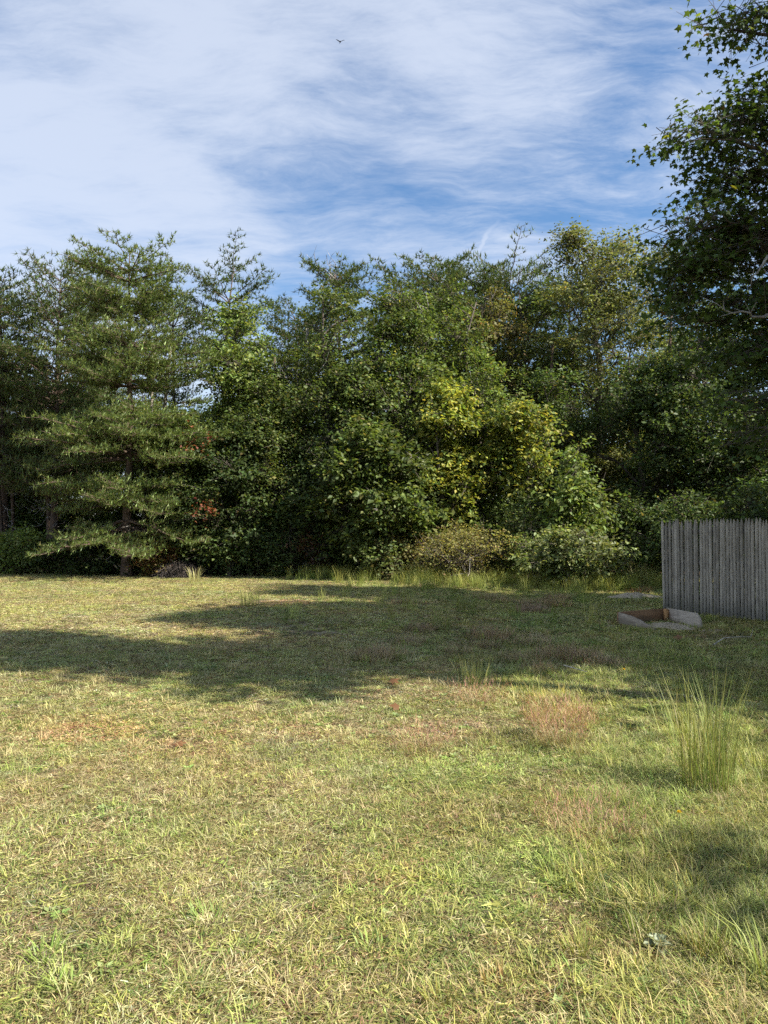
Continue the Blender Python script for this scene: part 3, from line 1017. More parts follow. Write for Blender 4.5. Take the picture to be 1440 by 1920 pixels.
# --- pine tops further back, copies of one tree
x, y, h = T(815, 505, 38.0)
bp = pine('pine_tree', 'round topped pine peeping over the middle of the wood', x, y, h, 7.5, lambda t: 1.2 + 1.3 * math.sin(0.4 + t * 2.4), 15, 106, 6, dead=0, upturn=0.3, tuftn=5, step=0.14, needle=0.25, needle_w=0.05, twig=0.85, group=BACKP)
for px, top, d, lab in ((880, 512, 40, 'small pine top right of the round topped one'), (965, 496, 40, 'pine top beside the tall airy tree'),
                        (755, 524, 41, 'low pine top left of the round topped one'), (548, 582, 42, 'far pine top in the gap left of the ragged pine'),
                        (1300, 470, 40, 'far pine behind the near maple'),
                        (330, 560, 40, 'far pine between the biggest pine and the slender one'), (1060, 530, 43, 'far pine behind the airy tree')):
    x, y, h2 = T(px, top, d)
    copy_tree(bp, x, y, px * 0.7, (0.9 + 0.0003 * px, h2 / h), lab, BACKP)

# --- broadleaved trees of the edge, left to right
def bt(px, row, d, base, rx, ncl, cols, seed, label, **kw):
    x, y, h = T(px, row, d)
    return broad_tree('broadleaf_tree', label, x, y, h, base, rx, ncl, cols, seed, group=WOOD, **kw)


bt(450, 560, 28.0, 1.2, 2.1, 2300, BRIGHT, 201, 'bright green glossy tree right of the biggest pine', ry=1.9, m=32, wide=0.4, size=0.35, inner=0.3, bare=5)
young_oak = bt(352, 770, 26.5, 0.5, 1.5, 1100, dim(OAK, 0.85), 202, 'young oak with reddish sprigs beside the biggest pine', m=14)  # oak colours darkened to stand for shade low in the wood
bt(520, 700, 27.0, 0.6, 1.8, 1500, dim(OAK, 0.8), 214, 'leafy young tree below the bright green glossy one', m=16)  # shade under the taller crowns put into the leaf colour
bt(622, 533, 28.0, 1.2, 2.5, 2700, dim(OAK, 0.82), 203, 'dark oak in front of the ragged pine', m=38, size=0.34, inner=0.3, bare=9)
bt(748, 530, 27.6, 1.0, 2.7, 3000, OAK, 204, 'broad green oak in the middle of the wood', m=40, size=0.33, inner=0.3, bare=10)
bt(845, 526, 28.6, 1.6, 2.1, 2100, OAK, 205, 'oak with yellowing leaves left of the russet tree', m=30, size=0.34, inner=0.3, bare=9)
bt(925, 540, 31.0, 2.4, 2.2, 1800, RUSSET, 206, 'thin crowned russet brown tree right of the middle', m=26, size=0.36, inner=0.3, bare=6)
bt(1005, 512, 32.0, 1.8, 2.5, 2200, OAK, 207, 'olive green oak left of the tall airy tree', m=22)
bt(1132, 416, 31.0, 2.0, 3.1, 3600, OLIVE, 208, 'tall airy olive tree left of the near maple', m=36, inner=0.3, size=0.32, bare=5, wide=0.62, top=0.5)
bt(838, 722, 25.6, 2.3, 1.5, 820, YELLOW, 209, 'young maple with yellow green leaves in the middle', m=14, droop=0.45, leaf=0.17, size=0.34, inner=0.2)
bt(985, 738, 25.4, 2.9, 1.1, 400, YELLOW, 210, 'small yellow green sapling right of the yellow maple', m=9, leaf=0.17, droop=0.45, size=0.36, inner=0.2)
bt(705, 790, 25.2, 0.5, 2.2, 1900, dim(OAK, 0.85), 211, 'spreading dark understorey maple left of the yellow maple', m=30, leaf=0.17, up=0.95, size=0.32, inner=0.25, bare=5)  # leaf palette darkened in place of shade on the understorey
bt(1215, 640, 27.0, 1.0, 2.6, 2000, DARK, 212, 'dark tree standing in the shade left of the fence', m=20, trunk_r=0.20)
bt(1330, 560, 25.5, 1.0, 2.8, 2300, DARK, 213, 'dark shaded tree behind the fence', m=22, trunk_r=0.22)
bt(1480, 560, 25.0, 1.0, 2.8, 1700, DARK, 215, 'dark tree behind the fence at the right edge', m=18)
bt(905, 690, 27.2, 0.6, 1.8, 1200, OAK, 216, 'mid green tree with bare twigs above the olive bush', m=22, size=0.34, inner=0.3, bare=10)
bt(1045, 690, 28.2, 0.6, 1.9, 1300, DARK, 217, 'dark tree filling the gap below the airy tree', m=16, bare=3)
bt(600, 800, 26.2, 0.5, 1.6, 1200, dim(DARK, 0.75), 218, 'low dark tree left of the understorey maple', m=14, bare=3)  # shade of the lower wood painted into these leaves
bt(1075, 835, 23.2, 0.9, 0.95, 420, BRIGHT, 219, 'sunlit sapling with drooping light green leaves beside the airy tree', m=14, droop=0.5, leaf=0.15, size=0.34, inner=0.2)
low_dark = bt(430, 800, 26.0, 0.4, 1.6, 1100, dim(DARK, 0.75), 220, 'low dark tree with a red sprig below the glossy tree', m=14)  # leaf colour carries the shade of the lower wood

def sprig(root, p, n_, cols, seed, name='red_sprig'):
    r_ = np.random.default_rng(seed)
    g = Geo()
    C = np.asarray(p) - np.asarray(root.location) + r_.normal(size=(n_, 3)) * np.array([0.22, 0.2, 0.25])
    foliage(g, r_, C, unit(r_.normal(size=(n_, 3)) + np.array([0, -0.8, 0.2])), 8, 0.12, cols, 0.2, 0.4)
    o_ = g.build(name, M_LEAF, root)
    o_['label'] = 'rusty red leaves'
    o_['kind'] = 'stuff'


sprig(young_oak, at(368, 832, 25.1), 10, REDL, 901)
sprig(low_dark, at(390, 952, 24.7), 14, REDL, 902)

# --- deeper wood: copies that close the gaps
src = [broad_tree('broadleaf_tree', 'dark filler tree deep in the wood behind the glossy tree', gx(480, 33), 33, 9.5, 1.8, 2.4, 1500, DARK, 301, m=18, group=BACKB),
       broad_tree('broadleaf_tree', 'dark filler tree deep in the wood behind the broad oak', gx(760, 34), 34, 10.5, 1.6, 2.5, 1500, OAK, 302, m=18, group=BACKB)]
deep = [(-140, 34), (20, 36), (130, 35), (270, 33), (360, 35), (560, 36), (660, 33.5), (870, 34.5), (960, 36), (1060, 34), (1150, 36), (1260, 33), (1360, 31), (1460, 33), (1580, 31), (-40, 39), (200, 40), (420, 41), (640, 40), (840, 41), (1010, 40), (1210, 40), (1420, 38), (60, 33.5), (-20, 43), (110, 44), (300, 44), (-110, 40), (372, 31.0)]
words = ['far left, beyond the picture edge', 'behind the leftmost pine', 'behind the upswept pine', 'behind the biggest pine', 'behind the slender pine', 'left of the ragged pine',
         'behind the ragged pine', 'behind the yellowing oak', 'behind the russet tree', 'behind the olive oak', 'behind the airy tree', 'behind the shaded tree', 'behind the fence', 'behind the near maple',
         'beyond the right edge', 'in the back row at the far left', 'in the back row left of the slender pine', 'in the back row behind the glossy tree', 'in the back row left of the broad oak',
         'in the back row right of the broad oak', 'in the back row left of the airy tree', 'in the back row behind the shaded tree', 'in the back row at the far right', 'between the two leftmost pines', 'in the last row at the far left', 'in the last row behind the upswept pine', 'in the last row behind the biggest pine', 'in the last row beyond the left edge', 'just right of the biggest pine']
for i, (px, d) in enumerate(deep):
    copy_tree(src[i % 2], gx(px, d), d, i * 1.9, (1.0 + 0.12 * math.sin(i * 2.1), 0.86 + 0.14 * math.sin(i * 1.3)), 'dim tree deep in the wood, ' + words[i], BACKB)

# --- straight pine stems seen in the dark gap at the far left and elsewhere
rs = np.random.default_rng(400)
wn_ = ['leftmost', 'second from the left', 'third from the left', 'fourth from the left', 'behind the big pine', 'right of the big pine', 'below the glossy tree', 'pale and leaning below the oak',
       'behind the yellow maple', 'behind the sapling', 'right of the sapling', 'left of the shaded tree', 'behind the shaded tree']
for i, px in enumerate((4, 26, 62, 92, 268, 296, 520, 556, 905, 1040, 1072, 1180, 1262)):
    d = {1262: 26.0, 268: 28.0, 296: 28.4, 556: 28.6}.get(px, 30.0 + 1.7 * (i % 3))
    g = Geo()
    hh = rs.uniform(8, 9.5)
    pale = px in (268, 296, 556)
    g.tube(stem_path(rs, hh, (rs.normal() * 0.25 + (0.5 if px == 556 else 0), 0), 8, 0.05), np.linspace(1, 0.5, 8) * rs.uniform(0.07, 0.13), 7, BARK_PALE if pale else BARK_PINE, rough=0.06, rng=rs)
    r = empty('bare_tree', (gx(px, d), d, 0))
    tag(r, ('pale' if pale else 'dark') + ' bare pine trunk in the wood, ' + wn_[i], 'tree', 'bare trunks inside the wood')
    for q in range(7):
        z = rs.uniform(1.5, hh)
        a = rs.uniform(0, 6.28)
        e = np.array([math.cos(a), math.sin(a), rs.normal() * 0.3]) * rs.uniform(0.4, 1.2)
        g.prisms([(0, 0, z)], [e + np.array([0, 0, z])], 0.014, 0.005, BARK_DEAD)
    g.build('trunk', M_BARK, r, smooth=True)

# --- shrubs along the foot of the wood
SH = 'shrubs along the foot of the wood'


def shrub(px, bot, d, hh, rx, ncl, cols, seed, label, **kw):
    kw.setdefault('leaf', 0.11)
    kw.setdefault('m', 11)
    kw.setdefault('stems', 5)
    kw.setdefault('trunk_r', 0.03)
    kw.setdefault('per', 9)
    kw.setdefault('puff', 0.2)
    return broad_tree('shrub', label, gx(px, d), d, hh, 0.05, rx, ncl, cols, seed, group=SH, cat='shrub', wide=0.4, size=0.5, top=0.4, inner=0.4, spread=0.2, **kw)


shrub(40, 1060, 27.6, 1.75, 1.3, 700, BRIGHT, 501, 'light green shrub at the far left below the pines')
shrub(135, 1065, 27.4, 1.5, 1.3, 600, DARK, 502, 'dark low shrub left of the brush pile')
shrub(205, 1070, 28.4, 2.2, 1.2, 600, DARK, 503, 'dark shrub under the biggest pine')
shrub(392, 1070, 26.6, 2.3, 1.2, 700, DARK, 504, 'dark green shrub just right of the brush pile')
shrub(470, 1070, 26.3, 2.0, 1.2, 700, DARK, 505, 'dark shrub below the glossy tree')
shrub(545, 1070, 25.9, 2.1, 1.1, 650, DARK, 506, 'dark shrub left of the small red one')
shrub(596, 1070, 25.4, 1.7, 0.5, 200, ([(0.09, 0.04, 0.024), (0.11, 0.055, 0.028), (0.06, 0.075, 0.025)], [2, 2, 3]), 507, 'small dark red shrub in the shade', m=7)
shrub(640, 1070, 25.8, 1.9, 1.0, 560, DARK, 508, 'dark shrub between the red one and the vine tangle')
shrub(722, 1080, 24.4, 1.35, 0.8, 420, ([(0.14, 0.17, 0.06), (0.20, 0.22, 0.09), (0.12, 0.10, 0.05)], [3, 2, 2]), 509, 'pale green vine tangle left of the olive bush', leaf=0.12, bare=8)
shrub(760, 1040, 25.2, 2.2, 1.0, 480, RUSSET, 510, 'brownish shrub behind the vine tangle', bare=8)
shrub(872, 1090, 22.9, 1.85, 1.65, 1300, ([(0.16, 0.16, 0.05), (0.21, 0.20, 0.065), (0.27, 0.245, 0.09), (0.17, 0.11, 0.05)], [3, 4, 2, 1]), 511, 'wide rounded olive bush at the lawn edge', leaf=0.07, m=14, bare=5)
shrub(1010, 1100, 22.3, 1.8, 1.0, 700, BRIGHT, 512, 'green bush between the olive bush and the silvery one', leaf=0.08)
shrub(1085, 1108, 20.6, 1.8, 1.25, 1150, ([(0.13, 0.16, 0.05), (0.19, 0.215, 0.085), (0.27, 0.29, 0.15), (0.085, 0.11, 0.035)], [3, 3, 1.5, 2]), 513, 'dense sunlit bush with silvery leaf backs left of the fence', leaf=0.12, m=16)
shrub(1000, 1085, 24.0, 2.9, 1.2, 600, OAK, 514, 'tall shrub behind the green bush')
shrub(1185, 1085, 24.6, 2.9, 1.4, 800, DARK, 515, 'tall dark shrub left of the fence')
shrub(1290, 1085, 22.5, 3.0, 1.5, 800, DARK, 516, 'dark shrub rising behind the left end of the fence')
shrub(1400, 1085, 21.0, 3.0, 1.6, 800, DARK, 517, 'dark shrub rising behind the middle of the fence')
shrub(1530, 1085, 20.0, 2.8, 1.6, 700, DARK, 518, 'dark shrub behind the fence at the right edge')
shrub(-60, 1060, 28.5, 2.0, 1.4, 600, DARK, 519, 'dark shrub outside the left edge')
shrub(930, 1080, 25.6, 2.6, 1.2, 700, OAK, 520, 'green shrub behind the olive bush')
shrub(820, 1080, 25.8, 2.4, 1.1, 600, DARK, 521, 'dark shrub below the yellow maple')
shrub(185, 1072, 26.9, 1.3, 0.9, 380, dim(DARK, 0.7), 524, 'dark low shrub left of the biggest pine trunk')  # leaves darkened to give the shade at the pine's foot
shrub(265, 1072, 26.7, 1.2, 0.7, 300, dim(DARK, 0.7), 525, 'dark low shrub right of the biggest pine trunk')  # same painted-in shade beside the pine trunk
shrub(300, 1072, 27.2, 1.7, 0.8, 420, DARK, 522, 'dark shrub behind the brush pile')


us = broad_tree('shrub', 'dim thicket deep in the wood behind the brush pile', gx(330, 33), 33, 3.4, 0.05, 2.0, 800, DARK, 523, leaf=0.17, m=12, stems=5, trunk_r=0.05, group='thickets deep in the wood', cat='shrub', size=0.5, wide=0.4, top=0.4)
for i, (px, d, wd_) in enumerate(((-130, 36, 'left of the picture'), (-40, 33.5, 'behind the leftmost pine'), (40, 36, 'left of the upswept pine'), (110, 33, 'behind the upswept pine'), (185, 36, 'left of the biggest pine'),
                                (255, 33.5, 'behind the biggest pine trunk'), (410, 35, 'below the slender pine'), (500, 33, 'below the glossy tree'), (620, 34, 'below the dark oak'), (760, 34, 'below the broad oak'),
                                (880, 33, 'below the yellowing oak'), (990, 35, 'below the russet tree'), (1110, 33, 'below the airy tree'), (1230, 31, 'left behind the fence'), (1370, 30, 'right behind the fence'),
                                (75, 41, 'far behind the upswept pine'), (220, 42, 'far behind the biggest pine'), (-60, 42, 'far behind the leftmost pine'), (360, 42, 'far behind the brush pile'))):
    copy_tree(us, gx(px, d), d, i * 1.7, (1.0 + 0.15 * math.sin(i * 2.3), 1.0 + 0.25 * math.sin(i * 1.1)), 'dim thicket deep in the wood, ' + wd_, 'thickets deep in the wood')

# ------------------------------------------------------------------ near maple at the right
MAPLE_LEAF = np.array([(0, 0.02, 0), (0.36, -0.04, -0.05), (0.28, 0.17, 0.0), (0.58, 0.42, -0.10), (0.22, 0.52, 0.0), (0.0, 1.0, -0.14),
                       (-0.22, 0.52, 0.0), (-0.58, 0.42, -0.10), (-0.28, 0.17, 0.0), (-0.36, -0.04, -0.05)])
MAPLE_C = np.array([0, 0.33, 0.05])
k = np.arange(10)
MAPLE_F = np.stack([np.full(10, 10), k, (k + 1) % 10], -1)
MAPLE_V = np.concatenate([MAPLE_LEAF, MAPLE_C[None]])


def maple_leaves(g, P, A, N, size, col):
    n = len(P)
    A = unit(A)
    B = unit(np.cross(A, N))
    N = np.cross(B, A)
    s = np.asarray(size)[:, None, None]
    V = P[:, None] + s * (MAPLE_V[None, :, :1] * B[:, None] + MAPLE_V[None, :, 1:2] * A[:, None] + MAPLE_V[None, :, 2:] * N[:, None])
    F = (np.arange(n)[:, None, None] * 11 + MAPLE_F[None]).reshape(-1, 3)
    g.add(V.reshape(-1, 3), F, np.repeat(col, 11, 0))


def near_maple(label, x, y, h, lobes, ncl, per, seed, size=0.086, trunk_r=0.24, bare=()):
    rng = np.random.default_rng(seed)
    root = empty('maple_tree', (x, y, 0))
    tag(root, label, 'tree', 'maples at the right of the lawn')
    lobes = np.asarray(lobes, float) - np.array([x, y, 0, 0, 0, 0])
    g, gl = Geo(), Geo()
    sp = stem_path(rng, h * 0.9, (0.2, 0.1), 10, 0.05)
    g.tube(sp, np.linspace(1, 0.2, 10) * trunk_r * np.r_[1.4, 1.1, np.ones(8)], 10, BARK_OAK, rough=0.04, rng=rng)
    C, D, kk, tv = cluster_points(rng, lobes, ncl, 0.15, sub=11, puff=0.21, flat=0.32, wts=np.where(np.arange(len(lobes)) < 19, 3.6, 0.6))
    for i, L in enumerate(lobes):
        zt = np.clip(L[2] - 0.5 * np.hypot(L[0], L[1]), 1.9, h * 0.8)
        a = np.array([np.interp(zt, sp[:, 2], sp[:, 0]), np.interp(zt, sp[:, 2], sp[:, 1]), zt])
        p = curve(a, L[:3], 0.10, 8, rng, 0.15)
        r0 = trunk_r * 0.33
        g.tube(p, np.linspace(r0, r0 * 0.18, 8), 6, BARK_OAK, cap=False)
        mine = np.where(kk == i)[0]
        for c in mine:
            if rng.uniform() < 0.16:
                q = p[rng.integers(5, 8)]
                e = C[c]
                pp = curve(q, e, 0.06, 4, rng, 0.18)
                g.tube(pp, np.linspace(0.012, 0.004, 4), 4, np.asarray(BARK_OAK) * 1.3, cap=False)
    for (a, b) in bare:
        a, b = np.asarray(a) - (x, y, 0), np.asarray(b) - (x, y, 0)
        p = curve(a, b, -0.08, 8, rng, 0.15)
        g.tube(p, np.linspace(0.022, 0.005, 8), 5, BARK_DEAD, cap=False)
        for q in range(6):
            f = p[3 + q % 5]
            g.prisms([f], [f + unit(rng.normal(size=3) + unit(b - a)) * rng.uniform(0.1, 0.3)], 0.006, 0.003, BARK_DEAD)
    n = ncl
    tw = unit(D * 0.6 + 0.5 * rng.normal(size=(n, 3)) * np.array([1, 1, 0.4]) + np.array([0, 0, -0.05]))
    g.prisms(C - tw * 0.30 + rng.normal(size=(n, 3)) * 0.03, C + tw * 0.24, 0.0055, 0.002, np.asarray(BARK_OAK) * 1.2)
    s = rng.uniform(-0.3, 1.0, (n, per, 1)) * 0.42
    P = C[:, None] + tw[:, None] * s + rng.normal(size=(n, per, 3)) * np.array([0.11, 0.11, 0.06])
    A = tw[:, None] * 0.5 + rng.normal(size=(n, per, 3)) * np.array([0.8, 0.8, 0.3]) - np.array([0, 0, 0.45])
    N = np.array([0, 0, 0.9]) + 0.3 * D[:, None] + rng.normal(size=(n, per, 3)) * 0.4
    col = np.array([0.74, 0.86, 0.82]) * pal(rng, n * per, *MAPLE)
    maple_leaves(gl, P.reshape(-1, 3), A.reshape(-1, 3), N.reshape(-1, 3), size * rng.uniform(0.55, 1.2, n * per), col)
    g.build('trunk', M_BARK, root, smooth=True)
    gl.build('crown', M_LEAF, root)
    return root


def lb(px, py, d, r, rz=None, ry=None):
    p = at(px, py, d)
    return (p[0], p[1], p[2], r, ry or r, rz or r * 0.62)


lobes = [lb(1420, 20, 9.4, 0.50, 0.16), lb(1370, 55, 9.6, 0.30, 0.16), lb(1440, 95, 9.4, 0.30, 0.12), lb(1400, 230, 9.6, 0.52, 0.24), lb(1325, 245, 9.4, 0.36, 0.18), lb(1445, 175, 9.8, 0.40, 0.3), lb(1440, 330, 10.0, 0.70, 0.30),
         lb(1365, 335, 9.8, 0.34, 0.16), lb(1380, 425, 9.8, 0.62, 0.24), lb(1290, 432, 9.6, 0.36, 0.14), lb(1450, 450, 9.6, 0.6, 0.3), lb(1320, 505, 9.9, 0.52, 0.22), lb(1420, 560, 9.7, 0.70, 0.28),
         lb(1305, 600, 10.2, 0.55, 0.20), lb(1275, 545, 10.0, 0.36, 0.14), lb(1440, 650, 9.6, 0.60, 0.26), lb(1370, 670, 10.4, 0.52, 0.16), lb(1440, 750, 9.6, 0.52, 0.26), lb(1440, 805, 9.4, 0.36, 0.16),
         lb(1620, 560, 9.5, 1.1, 0.5), lb(1620, 300, 9.5, 1.1, 0.6),
         lb(1620, 80, 9.5, 1.1, 0.6), lb(1590, 720, 9.5, 0.9, 0.4), lb(1580, -110, 9.8, 1.0, 0.6)]
rr = np.random.default_rng(600)
MX, MY = 8.9, 10.3
for i in range(60):
    a, z = rr.uniform(0, 6.28), rr.uniform(3.0, 7.8)
    R = 3.6 * math.sin(np.clip((z - 2.0) / 7.2, 0.08, 0.97) * math.pi) ** 0.6
    q = R * rr.uniform(0.3, 0.95)
    cx, cy = MX + q * math.cos(a), MY + q * math.sin(a)
    if cx / cy < 0.66:
        continue
    s = rr.uniform(0.9, 1.4)
    lobes.append((cx, cy, z, s, s, s * 0.65))
near_maple('big near maple with dark lobed leaves overhanging the fence at the right', MX, MY, 10.5, lobes, 7000, 7, 601,
           bare=((at(1440, 590, 9.2), at(1345, 570, 8.9)), (at(1440, 480, 9.2), at(1410, 520, 8.9))))
# its neighbours out of the picture to the right, whose shade lies on the lawn
def crown_lobes(cx, cy, z0, z1, R, n, s0, s1):
    o_ = []
    for i in range(n):
        a, z = rr.uniform(0, 6.28), rr.uniform(z0, z1)
        q = R * math.sin(np.clip((z - z0 + 0.6) / (z1 - z0 + 1.2), 0.05, 0.97) * math.pi) ** 0.6 * rr.uniform(0.2, 0.95)
        s_ = rr.uniform(s0, s1)
        o_.append((cx + q * math.cos(a), cy + q * math.sin(a), z, s_, s_, s_ * 0.7))
    return o_


def side_tree(label, cx, cy, z0, z1, R, n, ncl, seed, s0=0.8, s1=1.3, **kw):
    L = np.array(crown_lobes(cx, cy, z0, z1, R, n, s0, s1)) - np.array([cx, cy, 0, 0, 0, 0])
    return broad_tree('maple_tree', label, cx, cy, z1 + 0.6, z0, R, ncl, MAPLE, seed, lobes=L, leaf=kw.pop('leaf', 0.19), group='maples at the right of the lawn', **kw)


side_tree('tall maple beyond the right edge of the picture, its shade on the lawn', 9.0, 4.2, 9.5, 15.6, 0.95, 18, 1200, 602, 0.5, 0.8)
side_tree('maple far right behind the fence, out of the picture', 15.0, 13.4, 3.5, 9.6, 2.8, 26, 1900, 603)
side_tree('maple on the far right between its two neighbours, out of the picture', 9.9, 6.0, 3.0, 10.5, 2.4, 30, 3200, 605)
side_tree('broad maple right of the near maple, out of the picture', 11.2, 8.9, 4.0, 13.4, 2.3, 32, 2700, 608)
side_tree('tall maple beyond the fence at the right, out of the picture', 11.9, 13.2, 4.6, 14.2, 2.6, 32, 2700, 607)
side_tree('maple far right beyond the fence, shading the wood edge, out of the picture', 13.6, 18.0, 2.0, 6.2, 2.4, 22, 1700, 606)
SLX, SLY = 7.7, 1.25
shade_bough = [(6.35, 0.60, 5.45), (6.65, 0.72, 5.55), (6.95, 0.90, 5.5), (7.25, 1.05, 5.6), (7.5, 1.2, 5.75), (6.75, 0.32, 5.4), (7.1, 0.42, 5.5), (7.6, 0.75, 5.6)]  # unseen branch, lobes laid out so its shadow streaks the near grass
broad_tree('maple_tree', 'slim young maple right of the camera, out of the picture', SLX, SLY, 6.6, 4.5, 0.8, 22, MAPLE, 604,
           lobes=np.array([(bx - SLX, by - SLY, bz, 0.20, 0.12, 0.12) for bx, by, bz in shade_bough]), leaf=0.13, group='maples at the right of the lawn', trunk_r=0.035, puff=0.12, twigs=0)

# ------------------------------------------------------------------ stockade fence at the right
rf = np.random.default_rng(700)
FX, FY = 5.60, 14.80
fence = empty('stockade_fence', (FX, FY, 0), math.radians(-60))
tag(fence, 'weathered grey stockade fence of pointed pickets under the maple', 'fence')


def picket_mesh(k):
    g = Geo()
    w_ = 0.0338 + rf.normal() * 0.0012
    top = 1.83 + rf.normal() * 0.015
    sh = top - 0.115 + rf.normal() * 0.008
    lev = [(-0.03, 1.0), (0.6, 1.0), (1.25, 1.0), (sh, 1.0), (sh + 0.040, 0.72), (sh + 0.080, 0.42), (top - 0.010, 0.17), (top, 0.06)]
    sec = [(-1.0, 0.010), (-0.80, -0.010), (-0.35, -0.021), (0.35, -0.021), (0.80, -0.010), (1.0, 0.010)]
    bow = rf.normal() * 0.003
    V = [(x_ * w_ * s_ + bow * math.sin(z_ * 1.7), y_ * (0.55 + 0.45 * s_), z_) for z_, s_ in lev for x_, y_ in sec]
    F = []
    for i in range(len(lev) - 1):
        for j in range(6):
            F.append((i * 6 + j, i * 6 + (j + 1) % 6, (i + 1) * 6 + (j + 1) % 6, (i + 1) * 6 + j))
    g.add(V, [np.array(F), np.array([[(len(lev) - 1) * 6 + j for j in range(6)]])])
    return g.mesh('picket', M_FENCE)


pm = [picket_mesh(k) for k in range(7)]
for i in range(58):
    o = bpy.data.objects.new('picket', pm[rf.integers(0, 7)])
    COL.objects.link(o)
    o.parent = fence
    o.location = (i * 0.0706 + rf.normal() * 0.0018, rf.normal() * 0.005, rf.normal() * 0.009)
    o.rotation_euler = (0, rf.normal() * 0.006 - (0.012 if i < 2 else 0), rf.normal() * 0.03)
for z_ in (0.32, 0.98, 1.58):
    g = Geo()
    g.box((2.03, 0.034, z_), (4.15, 0.045, 0.085), jit=0.002, rng=rf)
    g.build('rail', M_RAIL, fence)
for x_ in (-0.02, 1.95, 3.95):
    g = Geo()
    g.tube([(x_, 0.105, -0.1), (x_ + 0.01, 0.105, 0.9), (x_ - 0.01, 0.105, 1.70)], (0.055, 0.05, 0.047), 8, rough=0.04, rng=rf)
    g.build('post', M_RAIL, fence)

# ------------------------------------------------------------------ old board frame with sand in front of the fence
A_, B_, C_, D_ = np.array((4.03, 12.80)), np.array((5.05, 13.22)), np.array((5.16, 12.10)), np.array((4.38, 11.98))
cx, cy = 4.66, 12.5
bed = empty('raised_bed', (cx, cy, 0))
tag(bed, 'low broken frame of old boards in front of the fence', 'raised bed')


def board(p, q, prof, th, mat, label=None):
    """upright board from p to q; prof = (fraction along, top height) outline of its upper edge"""
    g = Geo()
    d = q - p
    L = np.hypot(*d)
    n_ = len(prof)
    V = []
    for f, zt in prof:
        for sy in (-th / 2, th / 2):
            V.append((f * L, sy, -0.03))
            V.append((f * L, sy, zt))
    F = []
    for i in range(n_ - 1):
        a, b = i * 4, i * 4 + 4
        F += [(a, b, b + 1, a + 1), (a + 2, a + 3, b + 3, b + 2), (a + 1, b + 1, b + 3, a + 3)]
    F += [(0, 1, 3, 2), ((n_ - 1) * 4, (n_ - 1) * 4 + 2, (n_ - 1) * 4 + 3, (n_ - 1) * 4 + 1)]
    g.add(np.array(V) + rf.normal(size=(len(V), 3)) * 0.0015, np.array(F))
    o = g.build('board', mat, bed)
    o.location = (p[0] - cx, p[1] - cy, 0)
    o.rotation_euler = (0, 0, math.atan2(d[1], d[0]))
    if label:
        o['label'] = label
    return o


board(A_, B_, [(0, 0.195), (0.3, 0.203), (0.7, 0.212), (0.995, 0.218)], 0.036, M_BOARD_BROWN, 'brown back board with its inner face showing')
u_ = (C_ - B_) / np.hypot(*(C_ - B_))
board(B_ - u_ * 0.005, C_ + u_ * 0.02, [(0, 0.222), (0.4, 0.232), (0.86, 0.238), (0.95, 0.20), (1.0, 0.13)], 0.04, M_BOARD_PALE, 'pale grey side board with a worn corner')
board(A_ + np.array((0.02, -0.03)), D_, [(0, 0.196), (0.2, 0.178), (0.35, 0.168), (0.5, 0.135), (0.6, 0.125), (0.72, 0.08), (0.85, 0.06), (1.0, 0.02)], 0.034, M_BOARD, 'rotted front board sinking into the grass')
g = Geo()
bc = B_ + np.array((-0.055, -0.09)) - (cx, cy)
g.box((bc[0], bc[1], 0.085), (0.075, 0.06, 0.25), math.radians(22), jit=0.002, rng=rf)
g.build('corner_post', M_BOARD_ORANGE, bed)


def sand_pile(name, label, x, y, rx, ry, h, seed, mat=None):
    r_ = np.random.default_rng(seed)
    g = Geo()
    n1, n2 = 12, 36
    V = []
    for i in range(n1 + 1):
        for j in range(n2):
            a = j / n2 * 6.2832
            rim = 1 + 0.28 * math.sin(2 * a + seed) + 0.16 * math.sin(5 * a + 1.3 * seed) + 0.10 * math.sin(11 * a)
            q = i / n1
            zz_ = h * (1 - q) ** 0.8 * (0.7 + 0.6 * float(fbm(math.cos(a) * q * 3 + 9, math.sin(a) * q * 3 + seed, 7))) + 0.006 * r_.normal() * (q < 0.95)
            V.append((math.cos(a) * rx * q * rim, math.sin(a) * ry * q * rim, zz_ if q < 1 else -0.03))
    F = [(i * n2 + j, i * n2 + (j + 1) % n2, (i + 1) * n2 + (j + 1) % n2, (i + 1) * n2 + j) for i in range(n1) for j in range(n2)]
    g.add(V, np.array(F))
    o = g.build(name, mat or M_SAND, None, smooth=True)
    o.location = (x, y, float(gz(x, y)))
    return tag(o, label, 'sand', kind='stuff')


sand_pile('sand', 'pale sand spilling out of the old board frame', 4.76, 12.36, 0.36, 0.42, 0.075, 3)
sand_pile('sand', 'thin pale sand streak in the grass right of the board frame', 5.28, 11.9, 0.33, 0.14, 0.02, 5)
sand_pile('sand', 'pale bare sandy strip left of the fence foot', gx(1192, 17.6), 17.6, 0.55, 0.40, 0.13, 8)

